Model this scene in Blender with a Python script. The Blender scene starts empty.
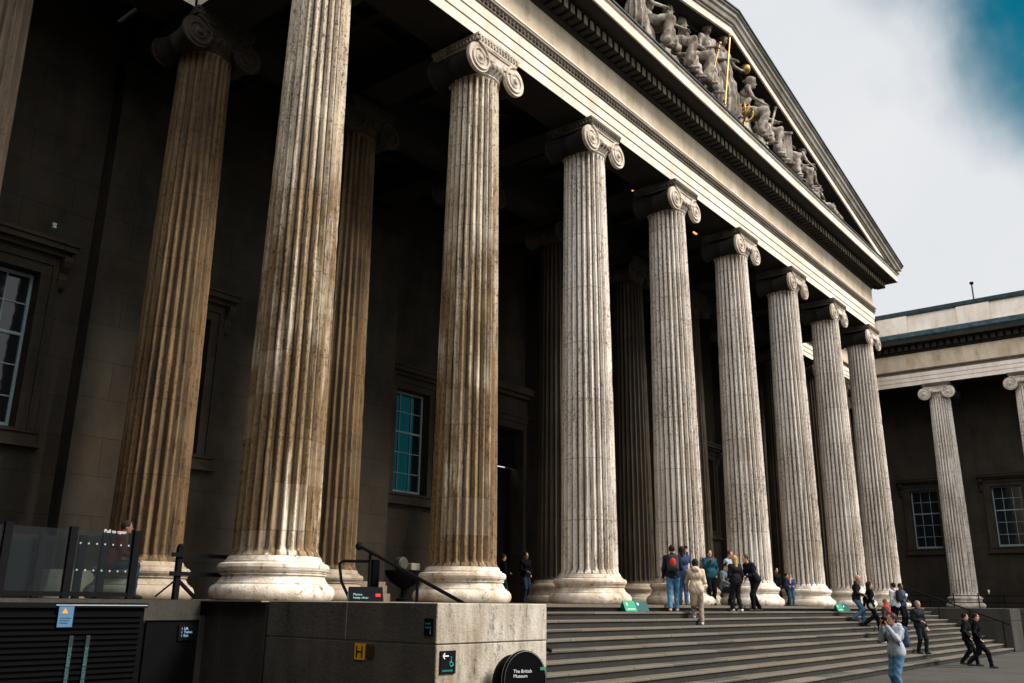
import bpy, math, random
import numpy as np
from mathutils import Vector, Matrix
random.seed(7); np.random.seed(7)
R_ = math.radians
sc = bpy.context.scene
col = sc.collection

# ------------------------------------------------------------------ camera
cam_d = bpy.data.cameras.new("camera"); cam = bpy.data.objects.new("camera", cam_d); col.objects.link(cam)
cam_d.sensor_width = 36; cam_d.lens = 31.1475; cam_d.clip_start = .1; cam_d.clip_end = 3000
r = Vector((0.62412441, -0.78124542, 0.01114979)); u = Vector((-0.22748179, -0.16804239, 0.95917349)); f = Vector((0.74747626, 0.60117997, 0.28259846))
cam.matrix_world = Matrix(((r.x, u.x, -f.x, -10.0631), (r.y, u.y, -f.y, -13.4672), (r.z, u.z, -f.z, 0.0158), (0, 0, 0, 1)))
sc.camera = cam
sc.view_settings.view_transform = 'Standard'; sc.view_settings.look = 'None'; sc.view_settings.exposure = 0.2
sc.render.resolution_x = 1024; sc.render.resolution_y = 683

sc.cycles.diffuse_bounces = 2; sc.cycles.max_bounces = 8
# ------------------------------------------------------------------ world
SUN_EL, SUN_AZ = 42.0, -27.0          # azimuth west of south
w = bpy.data.worlds.new("World"); sc.world = w; w.use_nodes = True
nt = w.node_tree; N = nt.nodes; L = nt.links; N.clear()
def nd(t, **k):
    n = N.new(t)
    for a, b in k.items(): setattr(n, a, b)
    return n
out = nd('ShaderNodeOutputWorld'); bg = nd('ShaderNodeBackground'); bg.inputs[1].default_value = .1
sky = nd('ShaderNodeTexSky'); sky.sky_type = 'NISHITA'; sky.sun_disc = False
sky.sun_elevation = R_(SUN_EL); sky.sun_rotation = R_(180 + SUN_AZ)
tint = nd('ShaderNodeMix', data_type='RGBA', blend_type='MULTIPLY'); tint.inputs[0].default_value = 1
tint.inputs[7].default_value = (.02, .72, .70, 1)
L.new(sky.outputs[0], tint.inputs[6])
tc = nd('ShaderNodeTexCoord')
def dotmask(d, a, b):
    v = nd('ShaderNodeVectorMath', operation='DOT_PRODUCT'); L.new(tc.outputs['Generated'], v.inputs[0]); v.inputs[1].default_value = Vector(d).normalized()
    return v.outputs['Value']
nz = nd('ShaderNodeTexNoise'); nz.inputs['Scale'].default_value = 3.2; nz.inputs['Detail'].default_value = 6; nz.inputs['Roughness'].default_value = .5; nz.inputs['Distortion'].default_value = .35
L.new(tc.outputs['Generated'], nz.inputs[0])
def M(op, a, b=None, c=None):
    m = nd('ShaderNodeMath', operation=op)
    for i, x in enumerate((a, b, c)):
        if x is None: continue
        if isinstance(x, (int, float)): m.inputs[i].default_value = x
        else: L.new(x, m.inputs[i])
    return m.outputs[0]
def mr(v, a, b, c=0, d=1):
    m = nd('ShaderNodeMapRange', interpolation_type='SMOOTHSTEP'); L.new(v, m.inputs[0])
    for i, x in zip((1, 2, 3, 4), (a, b, c, d)): m.inputs[i].default_value = x
    return m.outputs[0]
nn = M('SUBTRACT', nz.outputs[0], .5)
m1 = mr(M('MULTIPLY_ADD', nn, .055, dotmask((.827, .03, .561), 0, 0)), .976, .995)
m2 = mr(M('MULTIPLY_ADD', nn, .12, dotmask((.70, -.69, .22), 0, 0)), .955, .985)
blue = M('MAXIMUM', m1, m2)
nz2 = nd('ShaderNodeTexNoise'); nz2.inputs['Scale'].default_value = 2.2; nz2.inputs['Detail'].default_value = 5; nz2.inputs['Distortion'].default_value = .3
mp = nd('ShaderNodeMapping'); mp.inputs['Location'].default_value = (3.1, 1.2, .4); L.new(tc.outputs['Generated'], mp.inputs[0]); L.new(mp.outputs[0], nz2.inputs[0])
cr = nd('ShaderNodeValToRGB'); cr.color_ramp.elements[0].position = .34; cr.color_ramp.elements[0].color = (8.0, 8.4, 8.8, 1)
cr.color_ramp.elements[1].position = .62; cr.color_ramp.elements[1].color = (8.9, 9.0, 9.25, 1)
L.new(nz2.outputs[0], cr.inputs[0])
mix = nd('ShaderNodeMix', data_type='RGBA'); L.new(blue, mix.inputs[0]); L.new(cr.outputs[0], mix.inputs[6]); L.new(tint.outputs[2], mix.inputs[7])
# brighter western sky, added to light the right wing
glow = mr(dotmask((-.72, -.42, .55), 0, 0), -.1, 1.0, .80, 2.2)
gm = nd('ShaderNodeVectorMath', operation='SCALE'); L.new(mix.outputs[2], gm.inputs[0]); L.new(glow, gm.inputs['Scale'])
L.new(gm.outputs[0], bg.inputs[0]); L.new(bg.outputs[0], out.inputs[0])

sd = bpy.data.lights.new("sun", 'SUN'); sd.energy = 5.0; sd.angle = R_(17.0); sd.color = (1, .92, .82)
so = bpy.data.objects.new("sun", sd); col.objects.link(so)
sdir = Vector((-math.sin(R_(SUN_AZ)) * math.cos(R_(SUN_EL)), -math.cos(R_(SUN_AZ)) * math.cos(R_(SUN_EL)), math.sin(R_(SUN_EL))))
so.rotation_euler = sdir.to_track_quat('Z', 'Y').to_euler(); so.location = (-20, -30, 60)

# ------------------------------------------------------------------ materials
def newmat(name):
    m = bpy.data.materials.new(name); m.use_nodes = True
    return m, m.node_tree.nodes, m.node_tree.links, m.node_tree.nodes['Principled BSDF']
def flat(name, c, rough=.6, metal=0., noise=.15, scale=12.):
    m, n, l, b = newmat(name)
    b.inputs['Roughness'].default_value = rough; b.inputs['Metallic'].default_value = metal; b.inputs['Specular IOR Level'].default_value = .03 if max(c) < .03 else .12
    t = n.new('ShaderNodeTexCoord'); z = n.new('ShaderNodeTexNoise'); z.inputs['Scale'].default_value = scale; z.inputs['Detail'].default_value = 4
    l.new(t.outputs['Object'], z.inputs[0])
    q = n.new('ShaderNodeMix'); q.data_type = 'RGBA'; l.new(z.outputs[0], q.inputs[0])
    q.inputs[6].default_value = tuple(max(0, x * (1 - noise * 1.6)) for x in c) + (1,); q.inputs[7].default_value = tuple(min(1, x * (1 + noise * 1.6)) for x in c) + (1,)
    l.new(q.outputs[2], b.inputs['Base Color'])
    return m
def stone(name, clean, dirt, black, streak=.5, soot=.4, sxy=5., sz=.3, drum=0., block=None, joint=.5, zgrad=None, rand=True, bump=.35, amber=None, rough=.85, flute=0.):
    """weathered limestone: clean colour, brown dirt in rain streaks, black crust in blotches, optional joints"""
    m, n, l, b = newmat(name); b.inputs['Roughness'].default_value = rough
    b.inputs['Specular IOR Level'].default_value = .25
    def nd(t, **k):
        x = n.new(t)
        for a, c in k.items(): setattr(x, a, c)
        return x
    def MM(op, a, b_=None, c=None, clamp=False):
        x = nd('ShaderNodeMath', operation=op); x.use_clamp = clamp
        for i, v in enumerate((a, b_, c)):
            if v is None: continue
            if isinstance(v, (int, float)): x.inputs[i].default_value = v
            else: l.new(v, x.inputs[i])
        return x.outputs[0]
    def rng(v, a, c, lo=0., hi=1.):
        x = nd('ShaderNodeMapRange'); l.new(v, x.inputs[0])
        for i, y in zip((1, 2, 3, 4), (a, c, lo, hi)): x.inputs[i].default_value = y
        return x.outputs[0]
    def mixc(fac, a, c, bt='MIX'):
        x = nd('ShaderNodeMix', data_type='RGBA', blend_type=bt)
        if isinstance(fac, (int, float)): x.inputs[0].default_value = fac
        else: l.new(fac, x.inputs[0])
        for i, v in ((6, a), (7, c)):
            if isinstance(v, tuple): x.inputs[i].default_value = v + (1,)
            else: l.new(v, x.inputs[i])
        return x.outputs[2]
    t = nd('ShaderNodeTexCoord'); P = t.outputs['Object']
    oi = nd('ShaderNodeObjectInfo')
    if rand:
        off = nd('ShaderNodeVectorMath', operation='SCALE'); off.inputs[0].default_value = (37, 21, 53); l.new(oi.outputs['Random'], off.inputs['Scale'])
        ad = nd('ShaderNodeVectorMath', operation='ADD'); l.new(P, ad.inputs[0]); l.new(off.outputs[0], ad.inputs[1]); PN = ad.outputs[0]
    else: PN = P
    def noise(vec, sc_, det=4, ro=.6, loc=(0, 0, 0), scl=None):
        mp = nd('ShaderNodeMapping'); mp.inputs['Location'].default_value = loc
        if scl: mp.inputs['Scale'].default_value = scl
        l.new(vec, mp.inputs[0])
        z = nd('ShaderNodeTexNoise'); z.inputs['Scale'].default_value = sc_; z.inputs['Detail'].default_value = det; z.inputs['Roughness'].default_value = ro
        l.new(mp.outputs[0], z.inputs[0]); return z.outputs[0]
    st = noise(PN, 1, 5, .65, scl=(sxy, sxy, sz))
    bl = noise(PN, .55, 5, .6, loc=(5, 1, 2))
    fn = noise(PN, 14, 5, .7, loc=(1, 7, 3))
    pit = noise(PN, 34, 2, .5, loc=(4, 2, 9))
    dirtm = MM('MULTIPLY', rng(MM('ADD', MM('MULTIPLY', st, .65), MM('MULTIPLY', bl, .35)), .38, .66), streak * 1.6, clamp=True)
    if zgrad:
        sp = nd('ShaderNodeSeparateXYZ'); l.new(P, sp.inputs[0])
        zg = rng(sp.outputs[2], zgrad[0], zgrad[1], zgrad[2], zgrad[3])
        dirtm = MM('MULTIPLY', dirtm, zg, clamp=True)
    c = mixc(dirtm, clean, dirt)
    if amber:
        am = MM('MULTIPLY', rng(noise(PN, 1, 4, .6, loc=(8, 3, 1), scl=(sxy * .7, sxy * .7, sz * 1.3)), .5, .68), .45, clamp=True)
        c = mixc(am, c, amber)
    bm = MM('MULTIPLY', rng(MM('ADD', MM('MULTIPLY', fn, .45), MM('MULTIPLY', noise(PN, 1, 4, .7, loc=(2, 9, 4), scl=(sxy * 1.7, sxy * 1.7, sz * 2)), .55)), .53, .66), soot, clamp=True)
    c = mixc(bm, c, black)
    c = mixc(.5, c, mixc(rng(fn, .3, .7), (.7, .68, .66), (1.0, 1.0, 1.0)), 'MULTIPLY')
    if flute:   # arris shadow painted as dark lines in the flute hollows, plus black pits
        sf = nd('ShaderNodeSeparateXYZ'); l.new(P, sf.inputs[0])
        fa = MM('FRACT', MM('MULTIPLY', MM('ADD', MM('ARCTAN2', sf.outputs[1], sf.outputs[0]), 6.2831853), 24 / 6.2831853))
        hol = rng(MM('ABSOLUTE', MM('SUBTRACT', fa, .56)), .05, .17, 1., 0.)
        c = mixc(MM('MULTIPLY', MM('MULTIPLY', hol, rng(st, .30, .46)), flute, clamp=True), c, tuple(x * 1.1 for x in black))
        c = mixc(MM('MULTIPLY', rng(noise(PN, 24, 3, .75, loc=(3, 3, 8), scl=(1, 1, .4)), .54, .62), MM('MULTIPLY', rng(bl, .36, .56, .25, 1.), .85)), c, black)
    if drum or block:
        sp2 = nd('ShaderNodeSeparateXYZ'); l.new(P, sp2.inputs[0])
        if drum:
            zz = MM('DIVIDE', MM('ADD', sp2.outputs[2], MM('MULTIPLY', oi.outputs['Random'], 1.2)), drum)
            ce = MM('FLOOR', zz); fr = MM('FRACT', zz)
            wn = nd('ShaderNodeTexWhiteNoise', noise_dimensions='2D'); cb = nd('ShaderNodeCombineXYZ'); l.new(ce, cb.inputs[0]); l.new(oi.outputs['Random'], cb.inputs[1]); l.new(cb.outputs[0], wn.inputs[0])
            jt = MM('GREATER_THAN', MM('MULTIPLY', MM('MINIMUM', fr, MM('SUBTRACT', 1., fr)), -drum), MM('MULTIPLY', fn, -.022))
        else:
            bw, bhgt = block
            br = nd('ShaderNodeTexBrick'); br.inputs['Scale'].default_value = 1; br.inputs['Brick Width'].default_value = bw; br.inputs['Row Height'].default_value = bhgt
            br.inputs['Mortar Size'].default_value = .007; br.inputs['Mortar Smooth'].default_value = .3; br.inputs['Color1'].default_value = (0, 0, 0, 1); br.inputs['Color2'].default_value = (1, 1, 1, 1); br.inputs['Mortar'].default_value = (.5, .5, .5, 1)
            sn = nd('ShaderNodeSeparateXYZ'); l.new(t.outputs['Normal'], sn.inputs[0])
            isx = MM('GREATER_THAN', MM('ABSOLUTE', sn.outputs[0]), .6)
            uu = nd('ShaderNodeMix'); uu.data_type = 'FLOAT'; l.new(isx, uu.inputs[0]); l.new(sp2.outputs[0], uu.inputs[2]); l.new(sp2.outputs[1], uu.inputs[3])
            cb = nd('ShaderNodeCombineXYZ'); l.new(uu.outputs[0], cb.inputs[0]); l.new(sp2.outputs[2], cb.inputs[1])
            l.new(cb.outputs[0], br.inputs[0]); jt = br.outputs['Fac']
            class W: pass
            wn = W(); wn.outputs = [br.outputs['Color']]
        if drum and flute:
            pw = nd('ShaderNodeTexWhiteNoise', noise_dimensions='3D'); pc = nd('ShaderNodeCombineXYZ')
            l.new(MM('FLOOR', MM('MULTIPLY', MM('ADD', MM('ARCTAN2', sf.outputs[1], sf.outputs[0]), 6.2831853), 8 / 6.2831853)), pc.inputs[0]); l.new(MM('FLOOR', MM('MULTIPLY', zz, 2.)), pc.inputs[1]); l.new(oi.outputs['Random'], pc.inputs[2]); l.new(pc.outputs[0], pw.inputs[0])
            c = mixc(MM('MULTIPLY', MM('GREATER_THAN', pw.outputs[0], .93), .10), c, clean); c = mixc(MM('MULTIPLY', MM('LESS_THAN', pw.outputs[0], .08), .25), c, dirt)
        c = mixc(1., c, mixc(wn.outputs[0], (.88, .87, .86), (1., 1., 1.)), 'MULTIPLY')
        c = mixc(MM('MULTIPLY', jt, joint), c, tuple(x * .3 for x in dirt))
    l.new(c, b.inputs['Base Color'])
    bp = nd('ShaderNodeBump'); bp.inputs['Strength'].default_value = bump; bp.inputs['Distance'].default_value = .02
    l.new(MM('ADD', fn, MM('MULTIPLY', pit, .5)), bp.inputs['Height']); l.new(bp.outputs[0], b.inputs['Normal'])
    return m
BROWN, BLACK = (.16, .085, .035), (.025, .02, .016)
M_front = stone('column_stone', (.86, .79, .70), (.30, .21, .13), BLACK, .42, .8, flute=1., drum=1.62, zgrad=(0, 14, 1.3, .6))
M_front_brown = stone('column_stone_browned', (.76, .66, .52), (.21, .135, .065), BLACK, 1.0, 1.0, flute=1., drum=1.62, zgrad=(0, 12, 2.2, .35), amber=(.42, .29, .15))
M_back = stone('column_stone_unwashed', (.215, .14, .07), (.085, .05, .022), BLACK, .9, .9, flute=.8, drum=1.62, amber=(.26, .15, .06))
M_deep = stone('column_stone_shaded', (.08, .06, .038), (.035, .024, .014), BLACK, .9, .9, flute=.8, drum=1.62)  # darker copy for inner columns, porch shade put into the colour
M_base = stone('base_stone', (.82, .76, .68), (.40, .29, .18), BLACK, .6, .9, sxy=3.0, sz=2.2, bump=.7)
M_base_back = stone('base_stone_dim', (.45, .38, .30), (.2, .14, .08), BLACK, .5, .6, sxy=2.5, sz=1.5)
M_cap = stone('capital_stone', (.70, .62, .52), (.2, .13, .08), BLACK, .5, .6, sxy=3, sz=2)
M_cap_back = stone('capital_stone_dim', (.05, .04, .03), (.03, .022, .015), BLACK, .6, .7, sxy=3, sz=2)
M_ent = stone('entablature_stone', (.84, .76, .67), (.55, .42, .3), (.1, .08, .06), .4, .3, sxy=1.2, sz=.5, block=(4.9, 50), rand=False)
M_frieze = stone('frieze_stone', (.70, .59, .45), (.40, .29, .17), (.08, .06, .04), .5, .45, sxy=1.6, sz=.5, block=(2.5, 50), rand=False)
M_dark = stone('shade_dark_stone', (.024, .021, .017), (.014, .012, .009), BLACK, .7, .6, sxy=1.2, sz=.5, rand=False)  # near-black stone paints shade on soffits, cornice beds and tympanum
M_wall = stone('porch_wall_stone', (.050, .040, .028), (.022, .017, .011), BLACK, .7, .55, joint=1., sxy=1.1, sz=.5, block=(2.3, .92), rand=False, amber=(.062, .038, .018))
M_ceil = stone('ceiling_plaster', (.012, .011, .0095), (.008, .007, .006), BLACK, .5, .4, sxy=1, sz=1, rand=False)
M_bol = stone('shaded_capital_stone', (.020, .017, .013), (.012, .010, .008), BLACK, .6, .7, sxy=3, sz=2)  # near-black copy paints the shade on bolsters and rear volutes
M_mould_dark = stone('dark_moulding_stone', (.16, .13, .10), (.06, .05, .035), BLACK, .6, .6, sxy=3, sz=2)  # darker stone for beads, eggs, abacus and crown moulding
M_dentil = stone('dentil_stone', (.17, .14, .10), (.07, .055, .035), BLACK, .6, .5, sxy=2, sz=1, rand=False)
M_sima = stone('weathered_sima_stone', (.34, .31, .27), (.14, .12, .09), (.04, .035, .03), .6, .7, sxy=1.2, sz=1.2, rand=False)
M_tip = stone('dentil_lit_face_stone', (.34, .27, .18), (.12, .09, .055), BLACK, .7, .6, sxy=3, sz=2, rand=False)  # paler copy paints the light on the dentil fronts
M_sculpt = stone('statue_stone', (.52, .46, .39), (.10, .075, .05), BLACK, .8, 1., sxy=3, sz=1.2)
M_plinth = stone('plinth_stone', (.42, .38, .32), (.17, .14, .10), (.04, .035, .03), .55, .6, sxy=1.6, sz=.35, rand=False, bump=.6)
M_plinth_b = stone('stained_block_stone', (.52, .475, .41), (.25, .20, .14), (.035, .03, .025), .8, .9, sxy=3.2, sz=.7, rand=False, bump=.8)
M_plinthw = stone('shaded_block_stone', (.12, .105, .085), (.05, .043, .034), (.015, .014, .012), .7, .7, sxy=1.5, sz=.35, rand=False, bump=.7)  # darker copy paints the shade on the block's west face
M_plinthd = stone('grimy_shaded_plinth_stone', (.06, .054, .044), (.03, .027, .022), (.02, .018, .016), .7, .7, sxy=1.6, sz=.35, block=(1.45, 1.25), rand=False, bump=.6)  # grime plus painted shade, for podiums and the far cheek block
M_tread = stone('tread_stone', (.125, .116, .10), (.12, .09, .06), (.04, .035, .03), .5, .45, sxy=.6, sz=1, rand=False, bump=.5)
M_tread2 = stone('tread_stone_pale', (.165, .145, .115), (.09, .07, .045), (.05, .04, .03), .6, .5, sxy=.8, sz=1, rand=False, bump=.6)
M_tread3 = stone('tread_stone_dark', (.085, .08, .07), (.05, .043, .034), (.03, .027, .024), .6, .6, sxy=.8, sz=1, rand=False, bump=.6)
M_riser = stone('shaded_riser_stone', (.026, .023, .02), (.016, .014, .012), (.012, .012, .012), .6, .6, sxy=2, sz=1, rand=False)  # dark colour paints the shade under the nosings, with grime
M_floor = stone('porch_floor_stone', (.30, .26, .21), (.14, .11, .08), BLACK, .5, .4, sxy=.7, sz=1, rand=False)
M_pave = stone('paving_stone', (.06, .056, .05), (.032, .03, .026), (.025, .025, .025), .5, .4, sxy=.5, sz=1, rand=False)
M_lead = flat('lead_flashing', (.05, .085, .10), .5, .3, .6, 4)
M_leadd = flat('dark_lead_capping', (.03, .045, .05), .5, .3, .4, 3)
M_gold = flat('gilding', (.36, .22, .07), .5, .85, .3)
M_iron = flat('black_iron', (.007, .007, .008), .6, 0)
M_black = flat('black_cladding', (.004, .004, .0045), .7)
M_frame = flat('painted_sash', (.22, .28, .29), .5)
M_glassd, n_, l_, b_ = newmat('window_glass'); b_.inputs['Base Color'].default_value = (.01, .012, .013, 1); b_.inputs['Roughness'].default_value = .04; b_.inputs['Specular IOR Level'].default_value = .5
_t = n_.new('ShaderNodeTexCoord'); _z = n_.new('ShaderNodeTexNoise'); _z.inputs['Scale'].default_value = 1.6; _z.inputs['Detail'].default_value = 2; l_.new(_t.outputs['Object'], _z.inputs[0])
_b = n_.new('ShaderNodeBump'); _b.inputs['Strength'].default_value = .07; _b.inputs['Distance'].default_value = .05; l_.new(_z.outputs[0], _b.inputs['Height']); l_.new(_b.outputs[0], b_.inputs['Normal'])
def clearglass():
    m, n, l, b = newmat('clear_glass'); n.remove(b); o = n['Material Output']
    t = n.new('ShaderNodeBsdfTransparent'); t.inputs[0].default_value = (.72, .78, .78, 1); g = n.new('ShaderNodeBsdfGlossy'); g.inputs['Roughness'].default_value = .03
    x = n.new('ShaderNodeMixShader'); x.inputs[0].default_value = .016; l.new(t.outputs[0], x.inputs[1]); l.new(g.outputs[0], x.inputs[2]); l.new(x.outputs[0], o.inputs[0])
    return m
M_clear = clearglass()
def emis(name, c, s):
    m, n, l, b = newmat(name); b.inputs['Base Color'].default_value = (*c, 1); b.inputs['Emission Color'].default_value = (*c, 1); b.inputs['Emission Strength'].default_value = s; return m
M_lamp = emis('orange_lamp', (1, .42, .06), 1.3)
M_screen = emis('lit_screen', (.35, .55, .8), .35)
_fm = {}
def paint(c, rough=.75):
    k = tuple(round(x, 3) for x in c) + (rough,)
    if k not in _fm: _fm[k] = flat('fabric_%02d' % len(_fm), c, rough, 0, .18, 25)
    return _fm[k]
SKIN = paint((.45, .24, .16), .55); SKIN_D = paint((.16, .08, .05), .55)

# ------------------------------------------------------------------ mesh helpers
class MB:
    def __init__(s): s.v = []; s.f = []; s.mi = []
    def add(s, v, fs, mi=0):
        o = len(s.v); s.v += [tuple(x) for x in v]; s.f += [tuple(i + o for i in q) for q in fs]; s.mi += [mi] * len(fs)
    def box(s, x0, x1, y0, y1, z0, z1, mi=0):
        s.add([(x0, y0, z0), (x1, y0, z0), (x1, y1, z0), (x0, y1, z0), (x0, y0, z1), (x1, y0, z1), (x1, y1, z1), (x0, y1, z1)],
              [(0, 3, 2, 1), (4, 5, 6, 7), (0, 1, 5, 4), (1, 2, 6, 5), (2, 3, 7, 6), (3, 0, 4, 7)], mi)
    def obox(s, c, ax, ay, az, hx, hy, hz, mi=0):
        c, ax, ay, az = map(Vector, (c, ax, ay, az)); v = []
        for k in (-1, 1):
            for a, b in ((-1, -1), (1, -1), (1, 1), (-1, 1)): v.append(c + ax * hx * a + ay * hy * b + az * hz * k)
        s.add(v, [(0, 3, 2, 1), (4, 5, 6, 7), (0, 1, 5, 4), (1, 2, 6, 5), (2, 3, 7, 6), (3, 0, 4, 7)], mi)
    def lathe(s, prof, n=48, c=(0, 0, 0), axis='z', mi=0, cap=True):
        v = []
        for rr, z in prof:
            for i in range(n):
                a = 2 * math.pi * i / n; x, y = rr * math.cos(a), rr * math.sin(a)
                v.append((c[0] + x, c[1] + y, c[2] + z) if axis == 'z' else ((c[0] + x, c[1] - z, c[2] + y) if axis == 'y' else (c[0] + z, c[1] + x, c[2] + y)))
        m = len(prof); fs = [(j * n + i, j * n + (i + 1) % n, (j + 1) * n + (i + 1) % n, (j + 1) * n + i) for j in range(m - 1) for i in range(n)]
        if cap: fs += [tuple(range(n - 1, -1, -1)), tuple((m - 1) * n + i for i in range(n))]
        s.add(v, fs, mi)
    def tube(s, pts, rad, n=8, mi=0, cap=True):
        pts = [Vector(p) for p in pts]; v = []; m = len(pts)
        rads = rad if isinstance(rad, (list, tuple)) else [rad] * m
        up = None
        for i, p in enumerate(pts):
            t = (pts[min(i + 1, m - 1)] - pts[max(i - 1, 0)]).normalized()
            if up is None: up = t.orthogonal().normalized()
            up = (up - t * up.dot(t)).normalized(); bb = t.cross(up)
            for k in range(n):
                a = 2 * math.pi * k / n; v.append(p + (up * math.cos(a) + bb * math.sin(a)) * rads[i])
        fs = [(j * n + i, j * n + (i + 1) % n, (j + 1) * n + (i + 1) % n, (j + 1) * n + i) for j in range(m - 1) for i in range(n)]
        if cap: fs += [tuple(range(n - 1, -1, -1)), tuple((m - 1) * n + i for i in range(n))]
        s.add(v, fs, mi)
    def sphere(s, c, rx, ry=None, rz=None, n=12, m=8, mi=0):
        ry = ry or rx; rz = rz or rx
        prof = [(math.sin(math.pi * j / m), -math.cos(math.pi * j / m)) for j in range(m + 1)]; v = []
        for a_, z in prof:
            for i in range(n):
                a = 2 * math.pi * i / n; v.append((c[0] + rx * max(a_, .01) * math.cos(a), c[1] + ry * max(a_, .01) * math.sin(a), c[2] + rz * z))
        s.add(v, [(j * n + i, j * n + (i + 1) % n, (j + 1) * n + (i + 1) % n, (j + 1) * n + i) for j in range(m) for i in range(n)], mi)
    def sweep(s, path, prof, mi=0):
        """closed profile of (outward offset, z) along an XY path; outward is to the right of travel"""
        P = [Vector(p) for p in path]; n = len(P); rows = []
        for i in range(n):
            nn_ = []
            if i > 0: d = (P[i] - P[i - 1]).normalized(); nn_.append(Vector((d.y, -d.x)))
            if i < n - 1: d = (P[i + 1] - P[i]).normalized(); nn_.append(Vector((d.y, -d.x)))
            if len(nn_) == 2: b = (nn_[0] + nn_[1]); b = b / (1 + nn_[0].dot(nn_[1]))
            else: b = nn_[0]
            rows.append([(P[i].x + b.x * o, P[i].y + b.y * o, z) for o, z in prof])
        k = len(prof); v = [q for rw in rows for q in rw]
        fs = [(j * k + i, j * k + (i + 1) % k, (j + 1) * k + (i + 1) % k, (j + 1) * k + i) for j in range(n - 1) for i in range(k)]
        fs += [tuple(range(k - 1, -1, -1)), tuple((n - 1) * k + i for i in range(k))]
        s.add(v, fs, mi)
    def build(s, name, mats, parent=None, smooth=False, bevel=0, recalc=True):
        me = bpy.data.meshes.new(name); me.from_pydata([tuple(q) for q in s.v], [], s.f)
        mats = mats if isinstance(mats, (list, tuple)) else [mats]
        for m in mats: me.materials.append(m)
        me.polygons.foreach_set('material_index', s.mi)
        if recalc:
            import bmesh
            bm = bmesh.new(); bm.from_mesh(me); bmesh.ops.recalc_face_normals(bm, faces=bm.faces)
            if bevel: bmesh.ops.bevel(bm, geom=[e for e in bm.edges if len(e.link_faces) == 2 and e.calc_face_angle(0) > .6], offset=bevel, segments=1, affect='EDGES')
            bm.to_mesh(me); bm.free()
        if smooth:
            me.polygons.foreach_set('use_smooth', [True] * len(me.polygons))
            if smooth != 'all': me.set_sharp_from_angle(angle=R_(smooth if smooth is not True else 40))
        o = bpy.data.objects.new(name, me); col.objects.link(o)
        if parent: o.parent = parent
        return o
def tag(o, label=None, cat=None, group=None, kind=None):
    if label: o['label'] = label
    if cat: o['category'] = cat
    if group: o['group'] = group
    if kind: o['kind'] = kind
    return o
def thing(name, label, cat, loc=(0, 0, 0), rz=0, group=None):
    o = bpy.data.objects.new(name, None); col.objects.link(o); o.empty_display_size = .3
    o.location = loc; o.rotation_euler = (0, 0, rz); return tag(o, label, cat, group)
def kids(o): return [c for c in bpy.data.objects if c.parent == o]
def copy_tree(o, parent=None, loc=None):
    c = o.copy(); col.objects.link(c); c.parent = parent
    if loc is not None: c.location = loc
    for ch in kids(o): copy_tree(ch, c)
    return c
def text_mesh(body, size, mat, name, parent, mtx, depth=.002, align='LEFT'):
    cu = bpy.data.curves.new(name, 'FONT'); cu.body = body; cu.size = size; cu.extrude = depth; cu.align_x = align
    to = bpy.data.objects.new(name + '_tmp', cu); col.objects.link(to)
    bpy.context.view_layer.update()
    me = bpy.data.meshes.new_from_object(to.evaluated_get(bpy.context.evaluated_depsgraph_get()))
    bpy.data.objects.remove(to); me.materials.clear(); me.materials.append(mat)
    me.transform(mtx); me.name = name
    o = bpy.data.objects.new(name, me); col.objects.link(o); o.parent = parent
    return o
def frame_mtx(origin, xdir, up):
    x = Vector(xdir).normalized(); y = Vector(up).normalized(); z = x.cross(y)
    return Matrix(((x.x, y.x, z.x, origin[0]), (x.y, y.y, z.y, origin[1]), (x.z, y.z, z.z, origin[2]), (0, 0, 0, 1)))

# ------------------------------------------------------------------ columns
H = 13.72; S = 5.0314; A = .70; Y2 = 4.65
R0, R1 = .755, .615
def shaft_r(z):
    t = max(0, min(1, (z - .8) / (H - 1.75))); return R0 + (R1 - R0) * (t * .72 + .28 * t * t)
def make_shaft_mesh(name, rings=46, seed=1):
    rs = np.random.RandomState(seed)
    mb = MB(); nf = 24; per = 9; n = nf * per
    zb, zt = .75, H - .90
    zs = [zb, zb + .03, zb + .07, zb + .10, zb + .13, zb + .17, zb + .22, zb + .28] + list(np.linspace(zb + .5, zt - .5, rings)) + [zt - .28, zt - .22, zt - .17, zt - .13, zt - .1, zt - .07, zt - .03, zt]
    chips = rs.rand(nf, len(zs))
    v = []
    for j, z in enumerate(zs):
        rr = shaft_r(z) + (.05 if z < zb + .02 else (.02 if z < zb + .05 else 0))
        e = min(z - (zb + .08), (zt - .06) - z); k = 0 if e < 0 else min(1, math.sqrt(1 - (1 - min(1, e / .11)) ** 2))
        for i in range(nf):
            for q in range(per):
                a = 2 * math.pi * (i + q / per) / nf
                t = (q / per - .11) / .78
                d = 0
                if 0 < t < 1: d = .084 * rr / R0 * math.sqrt(max(0, 1 - (2 * t - 1) ** 2)) * k
                w_ = (.012 * max(0, chips[i, j] - .86) / .14) if q in (0, 1) else 0
                r2 = rr - d - w_
                v.append((r2 * math.cos(a), r2 * math.sin(a), z))
    m = len(zs)
    fs = [(j * n + i, j * n + (i + 1) % n, (j + 1) * n + (i + 1) % n, (j + 1) * n + i) for j in range(m - 1) for i in range(n)]
    mb.add(v, fs); return mb
def base_mb():
    pr = [(0.9, .0), (1.02, .005), (1.065, .05), (1.088, .13), (1.07, .21), (1.03, .265), (.985, .285), (.985, .31), (.955, .315), (.925, .36), (.895, .42), (.885, .455), (.92, .458), (.92, .478), (.905, .482), (.905, .498), (.925, .50), (.925, .52),
          (.955, .54), (.972, .59), (.955, .645), (.92, .67), (.87, .675), (.87, .71), (.835, .715), (.82, .76), (.80, .80), (.70, .803)]
    mb = MB(); mb.lathe([(a, b * .935) for a, b in pr], 72); return mb
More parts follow.
